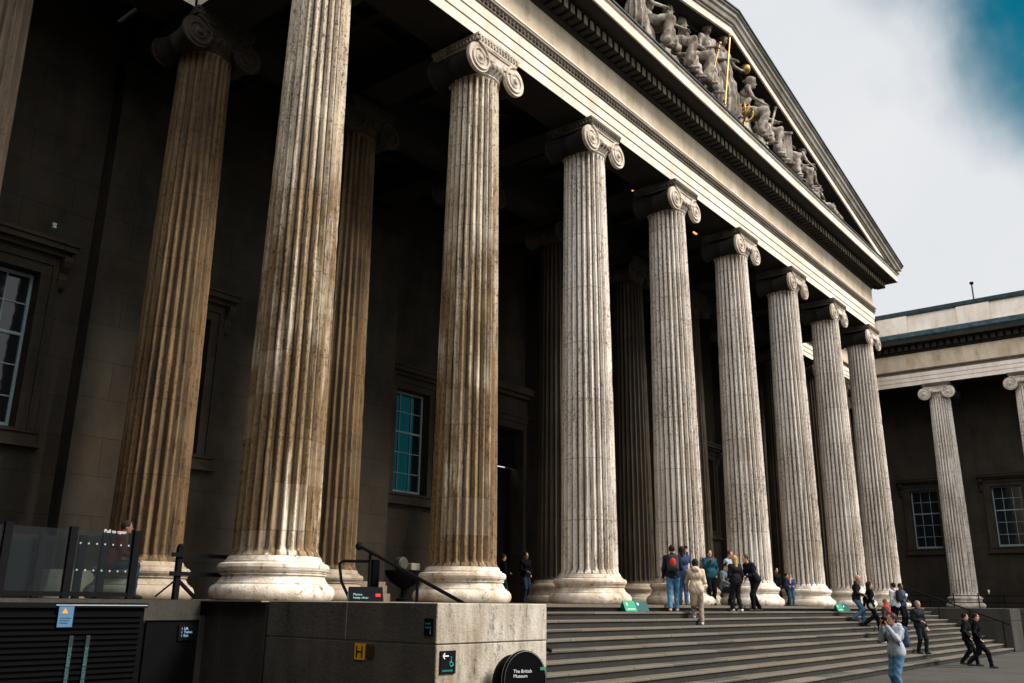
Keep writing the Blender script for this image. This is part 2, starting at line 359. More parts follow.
def capital_parts(parent, mat):
    b = MB(); bo = MB(); v, zc, yv = .70, H - .665, .78
    # echinus / necking
    b.lathe([(.60, H - .93), (.625, H - .90), (.65, H - .88), (.65, H - .85), (.63, H - .84), (.66, H - .80), (.74, H - .70), (.80, H - .60), (.78, H - .52), (.6, H - .50)], 48)
    for sy in (-1, 1):   # lathe 'y' runs toward -Y, so sy > 0 is the front face
        for sx in (-1, 1):
            cx = sx * v
            # dished volute face with a raised spiral
            (bo if sy < 0 else b).lathe([(.02, yv + .055), (.06, yv + .05), (.075, yv + .02), (.13, yv - .015), (.30, yv - .035), (.385, yv - .03), (.40, yv - .06), (.39, yv - .13), (.30, yv - .16)] if sy > 0 else
                    [(.30, -yv + .16), (.39, -yv + .13), (.40, -yv + .06), (.385, -yv + .03), (.30, -yv + .035), (.13, -yv + .015), (.075, -yv - .02), (.06, -yv - .05), (.02, -yv - .055)], 32, (cx, 0, zc), 'y')
            pts, rd = [], []
            K = 60
            for i in range(K + 1):
                t = i / K; th = math.pi / 2 - sx * t * 2.6 * 2 * math.pi * -1 if False else math.pi / 2 + sx * -1 * (-t * 2.6 * 2 * math.pi)
                rr = .40 * math.exp(-1.62 * t) 
                pts.append((cx + rr * math.cos(th) , -sy * -1 * 0 + (sy * -1) * -(yv - .02) * 1 if False else sy * (yv - .015), zc + rr * math.sin(th))); rd.append(.036 * (1 - .6 * t))
            (bo if sy > 0 else b).tube(pts, rd, 6)
        # canalis between the volutes
        xs = np.linspace(-v, v, 13); v1 = []; 
        for x in xs:
            sag = .07 * (1 - (x / v) ** 2)
            for yy in (yv - .03, yv - .16):
                for zz in (H - .265 - sag * .4, H - .50 - sag): v1.append((x, sy * yy, zz))
        fs = []
        for i in range(len(xs) - 1):
            o = i * 4; fs += [(o, o + 1, o + 5, o + 4), (o + 2, o + 6, o + 7, o + 3), (o, o + 4, o + 6, o + 2), (o + 1, o + 3, o + 7, o + 5)]
        b.add(v1, fs)
        b.tube([(x, sy * (yv - .02), H - .275 - .028 * (1 - (x / v) ** 2)) for x in xs], .032, 6)
        b.tube([(x, sy * (yv - .02), H - .49 - .07 * (1 - (x / v) ** 2)) for x in xs], .028, 6)
    for sx in (-1, 1):   # bolsters
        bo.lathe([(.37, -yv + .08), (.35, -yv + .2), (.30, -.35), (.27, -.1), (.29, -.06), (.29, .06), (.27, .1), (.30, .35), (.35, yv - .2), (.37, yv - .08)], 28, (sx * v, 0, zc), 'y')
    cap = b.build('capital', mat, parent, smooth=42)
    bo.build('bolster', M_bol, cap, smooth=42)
    e = MB()
    for i in range(32):
        a = 2 * math.pi * i / 32; e.sphere((.765 * math.cos(a), .765 * math.sin(a), H - .65), .05, .05, .085, 8, 6)
    e.build('egg_moulding', M_mould_dark, cap, smooth='all')
    a_ = MB(); hw = .80
    a_.box(-hw + .05, hw - .05, -hw + .02, hw - .02, H - .26, H - .19); a_.box(-hw - .02, hw + .02, -hw - .02, hw + .02, H - .075, H - .003)
    a_.box(-hw + .02, hw - .02, -hw + .01, hw - .01, H - .19, H - .075)
    k = 14
    for i in range(k):
        t = -hw + (i + .5) * 2 * hw / k
        for sg in (-1, 1): a_.sphere((t, sg * (hw + .0), H - .13), .036, .035, .055, 6, 5); a_.sphere((sg * (hw + .0), t, H - .13), .035, .036, .055, 6, 5)
    a_.build('abacus', M_mould_dark if mat is M_cap else mat, cap)
    return cap
def make_column(mats, seed):
    c = bpy.data.objects.new('column', None); col.objects.link(c)
    base_mb().build('base', mats[1], c, smooth=35)
    make_shaft_mesh('shaft', seed=seed).build('shaft', mats[0], c, smooth=55)
    capital_parts(c, mats[2]); return c
proto = {'front': make_column((M_front, M_base, M_cap), 3)}
used = set()
def variant(mats):
    c = proto['front'].copy(); col.objects.link(c)
    for ch in kids(proto['front']):
        d = ch.copy(); d.data = ch.data.copy(); col.objects.link(d); d.parent = c
        d.data.materials[0] = {'shaft': mats[0], 'base': mats[1], 'capital': mats[2]}[ch.name.split('.')[0]]
        for g in kids(ch):
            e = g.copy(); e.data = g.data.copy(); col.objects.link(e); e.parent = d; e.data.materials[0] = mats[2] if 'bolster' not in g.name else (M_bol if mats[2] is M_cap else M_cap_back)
    return c
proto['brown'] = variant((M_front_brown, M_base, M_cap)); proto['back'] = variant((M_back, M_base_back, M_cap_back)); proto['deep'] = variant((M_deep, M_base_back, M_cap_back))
def column(kind, x, y, parent, rz=0, label=None):
    c = proto[kind] if kind not in used else copy_tree(proto[kind]); used.add(kind)
    c.location = (x, y, 0); c.rotation_euler = (0, 0, rz); c.parent = parent
    if label: c['label'] = label
    return c

# ------------------------------------------------------------------ the portico
portico = thing('museum_portico', 'pale stone temple front with fluted columns and sculpted pediment above the wide steps', 'building')
wingL = thing('colonnaded_wing', 'dim colonnaded museum wing behind the glass balustrade, window at the frame edge', 'building')
wingR = thing('colonnaded_wing', 'lower colonnaded museum wing with plain parapet beyond the end of the steps', 'building')
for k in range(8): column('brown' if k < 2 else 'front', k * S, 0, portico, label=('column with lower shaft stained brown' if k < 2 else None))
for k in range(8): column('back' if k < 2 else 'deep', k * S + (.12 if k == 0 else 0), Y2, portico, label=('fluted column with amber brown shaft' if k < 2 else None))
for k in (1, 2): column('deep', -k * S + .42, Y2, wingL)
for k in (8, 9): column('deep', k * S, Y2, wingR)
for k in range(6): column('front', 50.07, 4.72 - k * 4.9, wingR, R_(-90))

HX = 7 * S
def fascia_prof(z0, h, inner):
    return [(inner, z0), (-.055, z0), (-.055, z0 + h * .32), (-.075, z0 + h * .325), (-.075, z0 + h * .345), (-.027, z0 + h * .345), (-.027, z0 + h * .65), (-.05, z0 + h * .655), (-.05, z0 + h * .675), (0, z0 + h * .675), (0, z0 + h), (inner, z0 + h)]
pathP = [(-A + .0, 4.0), (-A, -A), (HX + A, -A), (HX + A, 4.0)]
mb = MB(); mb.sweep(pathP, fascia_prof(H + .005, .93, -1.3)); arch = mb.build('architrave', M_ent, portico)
mb = MB(); mb.sweep(pathP, [(-1.302, H + .001), (-.065, H + .001), (-.065, H + .004), (-1.302, H + .004)]); mb.build('soffit', M_dark, arch)  # thin dark sheet paints the shade under the architrave
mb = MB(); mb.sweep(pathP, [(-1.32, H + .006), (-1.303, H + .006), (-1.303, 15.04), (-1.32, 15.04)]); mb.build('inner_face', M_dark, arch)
mb = MB()
mb.sweep(pathP, [(-.2, 14.66), (.035, 14.66), (.035, 14.70), (.015, 14.70), (.015, 14.90), (-.2, 14.90)])
x = -A
while x < HX + A:
    mb.sphere((x, -A - .045, 14.78), .05, .045, .065, 6, 5); x += .155
yy = -A
while yy < 4.0:
    mb.sphere((-A - .045, yy, 14.78), .045, .05, .065, 6, 5); yy += .155
mb.build('bead_moulding', M_mould_dark, arch)
mb = MB(); mb.sweep(pathP, [(-.2, 14.902), (.09, 14.902), (.10, 14.93), (.13, 14.95), (.13, 15.0), (-.2, 15.0)]); mb.build('crown_fillet', M_ent, arch)
mb = MB(); mb.sweep(pathP, [(-.9, 15.003), (-.01, 15.003), (-.01, 16.02), (-.9, 16.02)]); mb.build('frieze', M_frieze, portico)
mb = MB(); mb.sweep(pathP, [(-.6, 16.022), (.03, 16.022), (.06, 16.08), (.10, 16.12), (.10, 16.475), (-.6, 16.475)]); corn = mb.build('cornice_bed', M_dark, portico)
mb = MB(); x = -A - .55
while x < HX + A + .5:
    mb.box(x, x + .205, -A - .52, -A - .095, 16.15, 16.44); x += .33
y = -A - .2
while y < 3.9:
    mb.box(-A - .52, -A - .095, y, y + .205, 16.15, 16.44); mb.box(HX + A + .095, HX + A + .52, y, y + .205, 16.15, 16.44); y += .33
mb.mi = [1 if i % 6 == 2 else 0 for i in range(len(mb.mi))]; mb.build('dentil_course', [M_dark, M_tip], portico)
mb = MB(); mb.sweep(pathP, [(-.5, 16.478), (1.08, 16.478), (1.08, 16.50), (1.06, 16.50), (1.06, 16.84), (1.12, 16.87), (1.12, 16.93), (-.5, 16.93)])
geison = mb.build('cornice', M_ent, portico)
mb = MB(); mb.sweep(pathP, [(.10, 16.4765), (1.03, 16.4765), (1.03, 16.4775), (.10, 16.4775)]); mb.build('cornice_soffit', M_dark, geison)  # thin dark sheet paints the shade under the cornice
mb = MB(); mb.sweep(pathP, [(-.4, 16.933), (1.17, 16.933), (1.17, 16.99), (1.05, 17.02), (-.4, 17.05)]); mb.build('lead_flashing', M_leadd, geison)
# pediment
ped = bpy.data.objects.new('pediment', None); col.objects.link(ped); ped.parent = portico
CX = HX / 2; XE = HX / 2 + A + 1.22; ZA = 21.32; ZB = 17.0; sl = (ZA - ZB) / XE
mb = MB()
mb.add([(CX - XE + 1, -.35, 17.04), (CX + XE - 1, -.35, 17.04), (CX, -.35, ZA - .5), (CX - XE + 1, .5, 17.04), (CX + XE - 1, .5, 17.04), (CX, .5, ZA - .5)], [(0, 1, 2), (5, 4, 3), (0, 3, 4, 1), (1, 4, 5, 2), (2, 5, 3, 0)])
mb.build('tympanum', M_dark, ped)
def rake(prof, name, mats):
    """prof: (y_out distance beyond the architrave face, drop below the top line)"""
    mb = MB(); k = len(prof); rows = []
    for X, Z in ((CX - XE, ZB), (CX, ZA), (CX + XE, ZB)):
        for yo, dz in prof: rows.append((X, -A - yo, Z - dz))
    # keep the toes from diving below the cornice top
    rows = [(x_, y_, max(z_, 17.055 if abs(x_ - CX) > 1 else z_)) for x_, y_, z_ in rows]
    fs = [(j * k + i, j * k + (i + 1) % k, (j + 1) * k + (i + 1) % k, (j + 1) * k + i) for j in range(2) for i in range(k)]
    fs += [tuple(range(k - 1, -1, -1)), tuple(2 * k + i for i in range(k))]
    mb.add(rows, fs); return mb.build(name, mats, ped)
def rake2(prof, name, mats):
    # toes clipped along the slope instead: start where the drop meets the cornice
    mb = MB(); k = len(prof); rows = []
    for s_ in (-1, 0, 1):
        for yo, dz in prof:
            if s_ == 0: rows.append((CX, -A - yo, ZA - dz))
            else:
                xx = min(XE, (ZA - dz - 17.056) / sl); rows.append((CX + s_ * xx, -A - yo, ZA - dz - sl * xx))
    fs = [(j * k + i, j * k + (i + 1) % k, (j + 1) * k + (i + 1) % k, (j + 1) * k + i) for j in range(2) for i in range(k)]
    fs += [tuple(range(k - 1, -1, -1)), tuple(2 * k + i for i in range(k))]
    mb.add(rows, fs); return mb.build(name, mats, ped)
rake2([(-.3, .22), (1.03, .22), (1.03, .25), (1.01, .55), (1.05, .56), (.95, .60), (-.3, .618)][::1], 'raking_cornice', M_ent)
rake2([(.46, .621), (1.0, .603), (1.0, .606), (.46, .625)], 'raking_soffit', M_dark)  # thin dark sheet paints the shade under the raking cornice
rake2([(-.3, .622), (.45, .622), (.45, .80), (-.3, .80)], 'raking_bed_mould', M_dark)
rake2([(-.3, -.32), (1.36, -.32), (1.36, -.26), (1.28, -.22), (1.27, -.08), (1.20, -.02), (1.16, .12), (1.09, .15), (1.09, .215), (-.3, .215)], 'raking_sima', M_sima)
rake2([(-.4, -.38), (1.41, -.38), (1.41, -.325), (-.4, -.325)], 'roof_capping', M_leadd)
mb = MB()
for i in range(24):
    x_ = 2.5 + i * 1.27; mb.box(x_ + .004, x_ + 1.266, -1.62 + random.uniform(-.03, .03), -.34, 17.052, 17.165 + random.uniform(0, .01))
mb.build('statue_ledge', M_sculpt, ped, bevel=.02)
# roof slabs behind the pediment
mb = MB()
for s_ in (-1, 1):
    mb.add([(CX, -.2, ZA + .1), (CX + s_ * XE, -.2, ZB + .05), (CX + s_ * XE, 14, ZB + .05), (CX, 14, ZA + .1), (CX, -.2, ZA - .1), (CX + s_ * XE, -.2, ZB - .03), (CX + s_ * XE, 14, ZB - .03), (CX, 14, ZA - .1)],
           [(0, 1, 2, 3), (7, 6, 5, 4), (0, 4, 5, 1), (1, 5, 6, 2), (2, 6, 7, 3), (3, 7, 4, 0)])
mb.build('roof', M_leadd, portico)
# ceiling, inner beams
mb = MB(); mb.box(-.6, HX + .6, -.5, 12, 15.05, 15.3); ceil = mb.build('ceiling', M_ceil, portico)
mb = MB()
mb.box(.62, HX - .62, Y2 - .6, Y2 + .6, H + .01, 15.04)
for k in range(8):
    for (ya, yb) in ((.62, Y2 - .62), (Y2 + .62, 9.2)):
        mb.box(k * S - .5, k * S + .5, ya, yb, 13.95, 15.04)
for k in range(7):   # coffer frames
    for (ya, yb) in ((.75, Y2 - .75), (Y2 + .75, 9.0)):
        x0, x1 = k * S + .6, (k + 1) * S - .6
        for j in range(1, 3):
            xm = x0 + (x1 - x0) * j / 3; mb.box(xm - .12, xm + .12, ya, yb, 14.7, 15.045)
        ym = (ya + yb) / 2; mb.box(x0, x1, ym - .12, ym + .12, 14.71, 15.046)
mb.build('ceiling_beam', M_ceil, ceil)
mb = MB(); mb.box(.9, HX - .9, Y2 - .38, Y2 + .38, H - .012, H + .008)
mb.build('soffit_panel', M_dark, ceil)
# walls
YW, YWP = 7.85, 9.45
WALLZ = 15.0
def wall_with_openings(mb, x0, x1, yf, yb, z0, z1, ops):
    """wall slab facing -Y with rectangular holes (xa, xb, za, zb)"""
    xs = sorted(set([x0, x1] + [a for o in ops for a in o[:2]])); zs = sorted(set([z0, z1] + [a for o in ops for a in o[2:]]))
    for i in range(len(xs) - 1):
        j = 0
        while j < len(zs) - 1:
            def solid(j_): 
                xm, zm = (xs[i] + xs[i + 1]) / 2, (zs[j_] + zs[j_ + 1]) / 2
                return not any(o[0] < xm < o[1] and o[2] < zm < o[3] for o in ops)
            if solid(j):
                k = j
                while k + 1 < len(zs) - 1 and solid(k + 1): k += 1
                mb.box(xs[i], xs[i + 1], yf, yb, zs[j], zs[k + 1]); j = k + 1
            else: j += 1
WZ0, WZ1 = 3.72, 7.45
def window(parent, T, cx, z0=WZ0, z1=WZ1, w_=1.72, depth=.30, rows=5):
    """sash window in a stone surround; T maps local (x along wall, y into wall, z) to world"""
    root = bpy.data.objects.new('window', None); col.objects.link(root); root.parent = parent; root.matrix_local = T @ Matrix.Translation((cx, 0, 0))
    h = w_ / 2
    g = MB(); g.box(-h + .05, h - .05, depth + .03, depth + .05, z0 + .05, z1 - .05); g.build('glass', M_glassd, root)
    s = MB(); s.box(-h, -h + .07, depth - .02, depth + .1, z0, z1); s.box(h - .07, h, depth - .02, depth + .1, z0, z1); s.box(-h + .07, h - .07, depth - .02, depth + .1, z1 - .08, z1); s.box(-h + .07, h - .07, depth - .06, depth + .1, z0, z0 + .12)
    mz = z0 + (z1 - z0) * 3 / 5; s.box(-h + .07, h - .07, depth - .015, depth + .09, mz - .035, mz + .035)
    for i in (1, 2): xm = -h + w_ * i / 3; s.box(xm - .014, xm + .014, depth, depth + .08, z0 + .12, z1 - .08)
    for j in (1, 2, 4): zm = z0 + (z1 - z0) * j / 5; s.box(-h + .07, h - .07, depth + .002, depth + .078, zm - .014, zm + .014)
    s.build('sash_frame', M_frame, root)
    f_ = MB(); e = .34
    for a, b, zz0, zz1 in ((-h - e, -h, z0 - .1, z1 + e), (h, h + e, z0 - .1, z1 + e), (-h, h, z1, z1 + e)):
        f_.box(a, b, -.10, -.002, zz0, zz1)
    f_.box(-h - e - .07, -h - e + .10, -.15, -.10, z0 - .1, z1 + e + .07); f_.box(h + e - .10, h + e + .07, -.15, -.10, z0 - .1, z1 + e + .07); f_.box(-h - e + .1, h + e - .1, -.15, -.10, z1 + e - .10, z1 + e + .07)
    f_.build('surround', M_wall, root)
    hd = MB(); hw = h + e + .27; zt = z1 + e + .12
    hd.box(-hw + .22, hw - .22, -.16, -.002, z1 + e + .07, zt); hd.box(-hw + .1, hw - .1, -.30, -.003, zt, zt + .12); hd.box(-hw, hw, -.46, -.004, zt + .12, zt + .26); hd.box(-hw - .04, hw + .04, -.52, -.005, zt + .26, zt + .34)
    hd.build('hood', M_wall, root)
    for sx in (-1, 1):
        c = MB(); xc = sx * (h + e + .12)
        pr = [(-.002, 0), (-.40, 0), (-.42, -.12), (-.34, -.25), (-.2, -.38), (-.22, -.55), (-.16, -.72), (-.06, -.78), (-.002, -.78)]
        c.add([(xc - .10, a, zt - .001 + b) for a, b in pr] + [(xc + .10, a, zt - .001 + b) for a, b in pr],
              [tuple(range(9)), tuple(range(17, 8, -1))] + [(i, (i + 1) % 9, 9 + (i + 1) % 9, 9 + i) for i in range(9)])
        c.build('console', M_wall, root)
    sl_ = MB(); sl_.box(-h - .6, h + .6, -.20, -.001, z0 - .42, z0 - .34); sl_.box(-h - .5, h + .5, -.12, -.0012, z0 - .34, z0 - .1); sl_.box(-h - .55, h + .55, -.17, .3, z0 - .1, z0 - .02)
    sl_.build('sill', M_wall, root)
    return root
def op(cx, w_=1.72): return (cx - w_ / 2 - .0, cx + w_ / 2 + .0, WZ0 - .05, WZ1)
I4 = Matrix.Identity(4)
# left wing wall
mb = MB(); wall_with_openings(mb, -14.9, -.05, YW, YW + .9, 0, WALLZ, [op(-2.5), op(-7.5), op(-12.5)]); wl = mb.build('back_wall', M_wall, wingL)
for cx in (-2.5, -7.5, -12.5): window(wingL, Matrix.Translation((0, YW, 0)), cx)
def pilaster(parent, T, cx, w_=1.45, d=.55, z1=13.6):
    root = bpy.data.objects.new('pilaster', None); col.objects.link(root); root.parent = parent; root.matrix_local = T @ Matrix.Translation((cx, 0, 0)); h = w_ / 2
    p = MB(); p.box(-h, h, -d, -.001, .62, z1 - .7); p.build('pilaster_shaft', M_wall, root)
    b = MB(); b.box(-h - .16, h + .16, -d - .16, -.0015, 0, .25); b.box(-h - .08, h + .08, -d - .08, -.0012, .25, .5); b.box(-h - .04, h + .04, -d - .04, -.0011, .5, .62); b.build('pilaster_base', M_base_back, root)
    c = MB(); c.box(-h - .04, h + .04, -d - .04, -.0011, z1 - .7, z1 - .55); c.box(-h - .02, h + .02, -d - .02, -.001, z1 - .55, z1 - .2); c.box(-h - .12, h + .12, -d - .12, -.0013, z1 - .2, z1); c.build('pilaster_capital', M_dark, root)
    return root
TW = Matrix.Translation((0, YW, 0)); TP = Matrix.Translation((0, YWP, 0))
for k in (-2, -1): pilaster(wingL, TW, k * S + .1)
pilaster(portico, TW, .2, 1.5)
# portico walls: outer bays flush with the wings, inner bays deeper
mb = MB()
wall_with_openings(mb, -.05, 4.9, YW, YW + .9, 0, WALLZ, [op(2.12)]); wall_with_openings(mb, HX - 4.9, HX + .05, YW, YW + .9, 0, WALLZ, [op(HX - 2.45)])
DX = 1.55
wall_with_openings(mb, 4.9, HX - 4.9, YWP, YWP + .9, 0, WALLZ, [op(7.55), op(12.58), (CX - DX, CX + DX, -.1, 7.0), op(HX - 12.58), op(HX - 7.55)])
mb.box(4.0, 4.9, YW + .9, YWP + .9, 0, WALLZ); mb.box(HX - 4.9, HX - 4.0, YW + .9, YWP + .9, 0, WALLZ)
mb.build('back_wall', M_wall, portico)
window(portico, TW, 2.12); window(portico, TW, HX - 2.45)
for cx in (7.55, 12.58, HX - 12.58, HX - 7.55): window(portico, TP, cx)
for k in (2, 3, 4, 5): pilaster(portico, TP, k * S + (0, 0, .1, 0, 0, 0)[k], 1.5, .75)
pilaster(portico, TW, HX - .2, 1.5)
# doorway
door = bpy.data.objects.new('doorway', None); col.objects.link(door); door.parent = portico; door.location = (CX, YWP, 0)
d_ = MB()
for e0, e1, y0 in ((DX, DX + .28, -.10), (DX + .28, DX + .5, -.16), (DX + .5, DX + .62, -.22)):
    for s_ in (-1, 1): d_.box(min(s_ * e0, s_ * e1), max(s_ * e0, s_ * e1), y0, -.002, 0, 7.0 + e1 - DX)
    d_.box(-e0, e0, y0, -.002, 7.0 + e0 - DX, 7.0 + e1 - DX)
d_.build('surround', M_wall, door)
d_ = MB(); d_.box(-DX - 1.1, DX + 1.1, -.5, -.003, 8.45, 8.75); d_.box(-DX - 1.0, DX + 1.0, -.35, -.004, 8.3, 8.45); d_.box(-DX - .7, DX + .7, -.14, -.005, 7.64, 8.3); d_.build('hood', M_wall, door)
d_ = MB(); d_.box(-DX, DX, .35, .42, 5.6, 6.98); d_.box(-DX, DX, .30, .45, 5.45, 5.6)
for s_ in (-1, 1): d_.box(min(s_ * .05, s_ * DX), max(s_ * .05, s_ * DX), .6, .68, 0, 5.44)
d_.build('door_leaf', M_black, door)
# wing entablatures
def wing_entab(parent, path, dent):
    m = MB(); m.sweep(path, fascia_prof(H + .005, .80, -1.25)); a = m.build('architrave', M_ent, parent)
    m = MB(); m.sweep(path, [(-1.252, H + .001), (-.065, H + .001), (-.065, H + .004), (-1.252, H + .004)]); m.build('soffit', M_dark, a)  # dark sheet again painting the underside shade
    m = MB(); m.sweep(path, [(-.2, 14.528), (.02, 14.528), (.02, 14.66), (.10, 14.68), (.10, 14.76), (-.2, 14.76)]); m.build('crown_moulding', M_mould_dark, a)
    m = MB(); m.sweep(path, [(-.9, 14.763), (-.01, 14.763), (-.01, 15.83), (-.9, 15.83)]); m.build('frieze', M_frieze, parent)
    m = MB(); m.sweep(path, [(-.6, 15.833), (.05, 15.833), (.12, 15.9), (.12, 16.33), (-.6, 16.33)]); m.build('cornice_bed', M_dark, parent)
    m = MB()
    for (x0, y0, x1, y1) in dent:
        n_ = int(math.hypot(x1 - x0, y1 - y0) / .42)
        for i in range(n_):
            t = (i + .5) / n_; px_, py_ = x0 + (x1 - x0) * t, y0 + (y1 - y0) * t
            if x0 == x1: s_ = -1 if x0 > 0 else 1; m.box(min(px_ + s_ * .1, px_ + s_ * .42), max(px_ + s_ * .1, px_ + s_ * .42), py_ - .13, py_ + .13, 15.98, 16.28)
            else: m.box(px_ - .13, px_ + .13, py_ - .42, py_ - .1, 15.98, 16.28)
    m.build('dentil_course', M_dark, parent)
    m = MB(); m.sweep(path, [(-.5, 16.333), (.85, 16.333), (.85, 16.62), (-.5, 16.62)]); g = m.build('cornice', M_dark, parent)
    m = MB(); m.sweep(path, [(.0, 16.623), (.87, 16.623), (.95, 16.70), (.99, 16.98), (.92, 17.0), (.0, 17.04)]); m.build('lead_gutter', M_lead, g)
    m = MB(); m.sweep(path, [(-.5, 16.9), (-.02, 16.9), (-.02, 17.0), (.02, 17.0), (.02, 17.3), (-.10, 17.32), (-.10, 18.42), (-.5, 18.42)]); pa = m.build('parapet', M_ent, parent)
    for (x0, y0, x1, y1) in dent:
        if x0 == x1:
            yy_ = max(y0, y1) - 1.0; s_ = -1 if x0 > 0 else 1; lo_ = min(y0, y1)
            while yy_ > lo_: m = MB(); m.box(*sorted((x0 - s_ * .101, x0 + s_ * .0)), yy_ - 1.9, yy_, 17.31, 18.421); m.build('parapet_block', M_ent, pa); yy_ -= 4.9
    m = MB(); m.sweep(path, [(-.55, 18.423), (.02, 18.423), (.05, 18.5), (.08, 18.72), (-.55, 18.75)]); m.build('parapet_capping', M_leadd, parent)
AY = Y2 - A
wing_entab(wingL, [(-14.2, -44), (-14.2, AY), (-A - .003, AY)], [(-14.2, AY, -A - .4, AY)])
wing_entab(wingR, [(HX + A + .003, AY), (49.37, AY), (49.37, -24)], [(HX + 2, AY, 49, AY), (49.37, AY, 49.37, -24)])
m = MB(); m.box(-14.0, -.75, AY + .2, 12, 15.05, 15.3); m.box(-30, -15.2, -44, 20, H + .5, H + .7); m.build('ceiling', M_ceil, wingL)
m = MB(); m.box(HX + .75, 60, AY + .2, 12, 15.05, 15.3); m.box(50, 60, -24, AY + .2, 15.06, 15.31); m.build('ceiling', M_ceil, wingR)
m = MB()
for k in range(7): m.box(50.6, 53.4, 4.72 - k * 4.9 - .45, 4.72 - k * 4.9 + .45, 14.0, 15.05)
m.build('ceiling_beam', M_ceil, wingR)
# left residence block beyond the frame (built to shade the foot of the porch)
m = MB(); m.box(-30, -17.5, -44, 20, -1.84, 14.2); m.build('side_wall', M_wall, wingL)
m = MB(); m.box(-30, -14.9, -44, 20, 14.7, 18.0); m.build('upper_wall', M_ent, wingL)
for k in range(9): column('deep', -14.9, -.3 - k * 4.9, wingL, R_(90))
# right wing walls
m = MB(); wall_with_openings(m, HX + .05, 54, YW, YW + .9, 0, WALLZ, [op(HX + 2.5), op(HX + 7.5), op(HX + 12.5)])
m.build('back_wall', M_wall, wingR)
for cx in (HX + 2.5, HX + 7.5, HX + 12.5): window(wingR, TW, cx)
for k in (8, 9): pilaster(wingR, TW, k * S)
TE = Matrix.Translation((53.3, 0, 0)) @ Matrix.Rotation(R_(-90), 4, 'Z')   # local x -> -Y, local y -> +X
m = MB(); ops = [op(-(2.27 - k * 4.9)) for k in range(4)]
wall_with_openings(m, -YW, 20, 0, .9, 0, WALLZ, ops)
wo = m.build('side_wall', M_wall, wingR); wo.matrix_local = TE
for k in range(4): window(wingR, TE, -(2.27 - k * 4.9))

# podiums / plinths
m = MB(); m.box(-1.053, HX + 1.25, -1.30, YWP + .85, -1.84, -.02); m.build('podium', M_plinthd, portico)
m = MB(); m.box(-1.19, HX + 1.3, -1.34, YWP + .2, -.02, 0.0); m.build('podium_floor', M_floor, portico)
m = MB(); m.box(-14, -1.054, .35, YW + .8, -1.84, -.25); m.box(-14, -1.195, .31, YW + .1, -.25, -.002)
m.build('podium', M_plinthd, wingL)
m = MB(); m.box(HX + 1.305, 48.75, 3.1, YW + .8, -1.84, -.25); m.box(HX + 1.305, 48.71, 3.06, YW + .1, -.25, -.002); m.box(48.76, 54, -24, YW, -1.84, -.25); m.box(48.715, 53.3, -24, YW, -.249, -.003)
m.build('podium', M_plinthd, wingR)
# the steps
SX0, SX1 = 1.40, 36.28
steps = thing('stone_staircase', 'broad flight of worn grey stone steps in front of the pedimented columns', 'steps')
m = MB(); t_ = MB(); 
nst = 11; rise = 1.84 / nst; run = .362
for k in range(1, nst):
    z = -rise * k; y1 = -1.30 - run * (k - 1); y0 = y1 - run
    x = SX0
    while x < SX1 - .01:
        x2 = min(SX1, x + random.choice((1.6, 1.9, 2.2, 2.5)))
        if SX1 - x2 < .8: x2 = SX1
        j = random.uniform(-.006, .006)
        t_.box(x + .003, x2 - .003, y0 - .035, y1 - .001, z - .055 + j * .3, z + j * .5, random.choice((0, 0, 1, 2))) if True else t_.box(x + .003, x2 - .003, y0 - .035, y1 - .001, z - .055 + j * .3, z + j * .5); x = x2
    m.box(SX0, SX1, y0, -1.31, z - rise, z - .056 - .002)
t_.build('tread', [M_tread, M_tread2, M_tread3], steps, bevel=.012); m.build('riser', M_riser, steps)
m = MB()
x = SX0
while x < SX1 - .01:
    x2 = min(SX1, x + random.choice((1.8, 2.3, 2.6))); m.box(x + .003, x2 - .003, -1.40, -1.342, -.07, -.001); x = x2
m.build('top_nosing', M_tread, steps)
def cheek(label, x0, x1, inner):
    M_plinth = M_plinth_b if inner > 0 else M_plinthd  # far block gets the dark stone to paint its shaded side
    t = thing('cheek_block', label, 'stone block')
    m = MB(); yb, yf = -1.35, -5.0
    m.box(x0 + .03, x1 - .03, yf + .03, yb, -1.84, -.05)
    m.box(x0, x1, yf, yb, -.525, -.002); m.build('coping', M_plinth, t, bevel=.012)
    m = MB()
    if inner > 0: spl = [(yf, -3.9), (-3.9, -2.4), (-2.4, yb)]
    else: spl = [(yf, -2.8), (-2.8, yb)]
    xm = (x0 + x1) / 2
    for a, b in spl: m.box(x0 + .004, x1 - .004, a + (.004 if a == yf else .003), b - .003, -1.83, -.538)
    m.build('block_course', M_plinth, t, bevel=.01)
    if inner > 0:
        xa = x0 - .003  # dark facing over the west side, painting its shade
        for a, b in ((yf + .006, -3.2), (-3.2, yb)): m = MB(); m.box(xa, xa + .3, a + .002, b - .002, -.520, -.0035); m.build('shaded_side_stone', M_plinthw, t, bevel=.008)
        for a, b in ((yf + .008, -3.9), (-3.9, -2.4), (-2.4, yb)): m = MB(); m.box(xa + .002, xa + .3, a + .002, b - .002, -1.829, -.540); m.build('shaded_side_stone', M_plinthw, t, bevel=.008)
    return t
blk = cheek('pale stained block at the left foot of the steps, carrying small signs', -1.05, SX0 - .003, 1)
cheek('dark stone block closing the far right end of the steps', SX1 + .003, 38.6, -1)

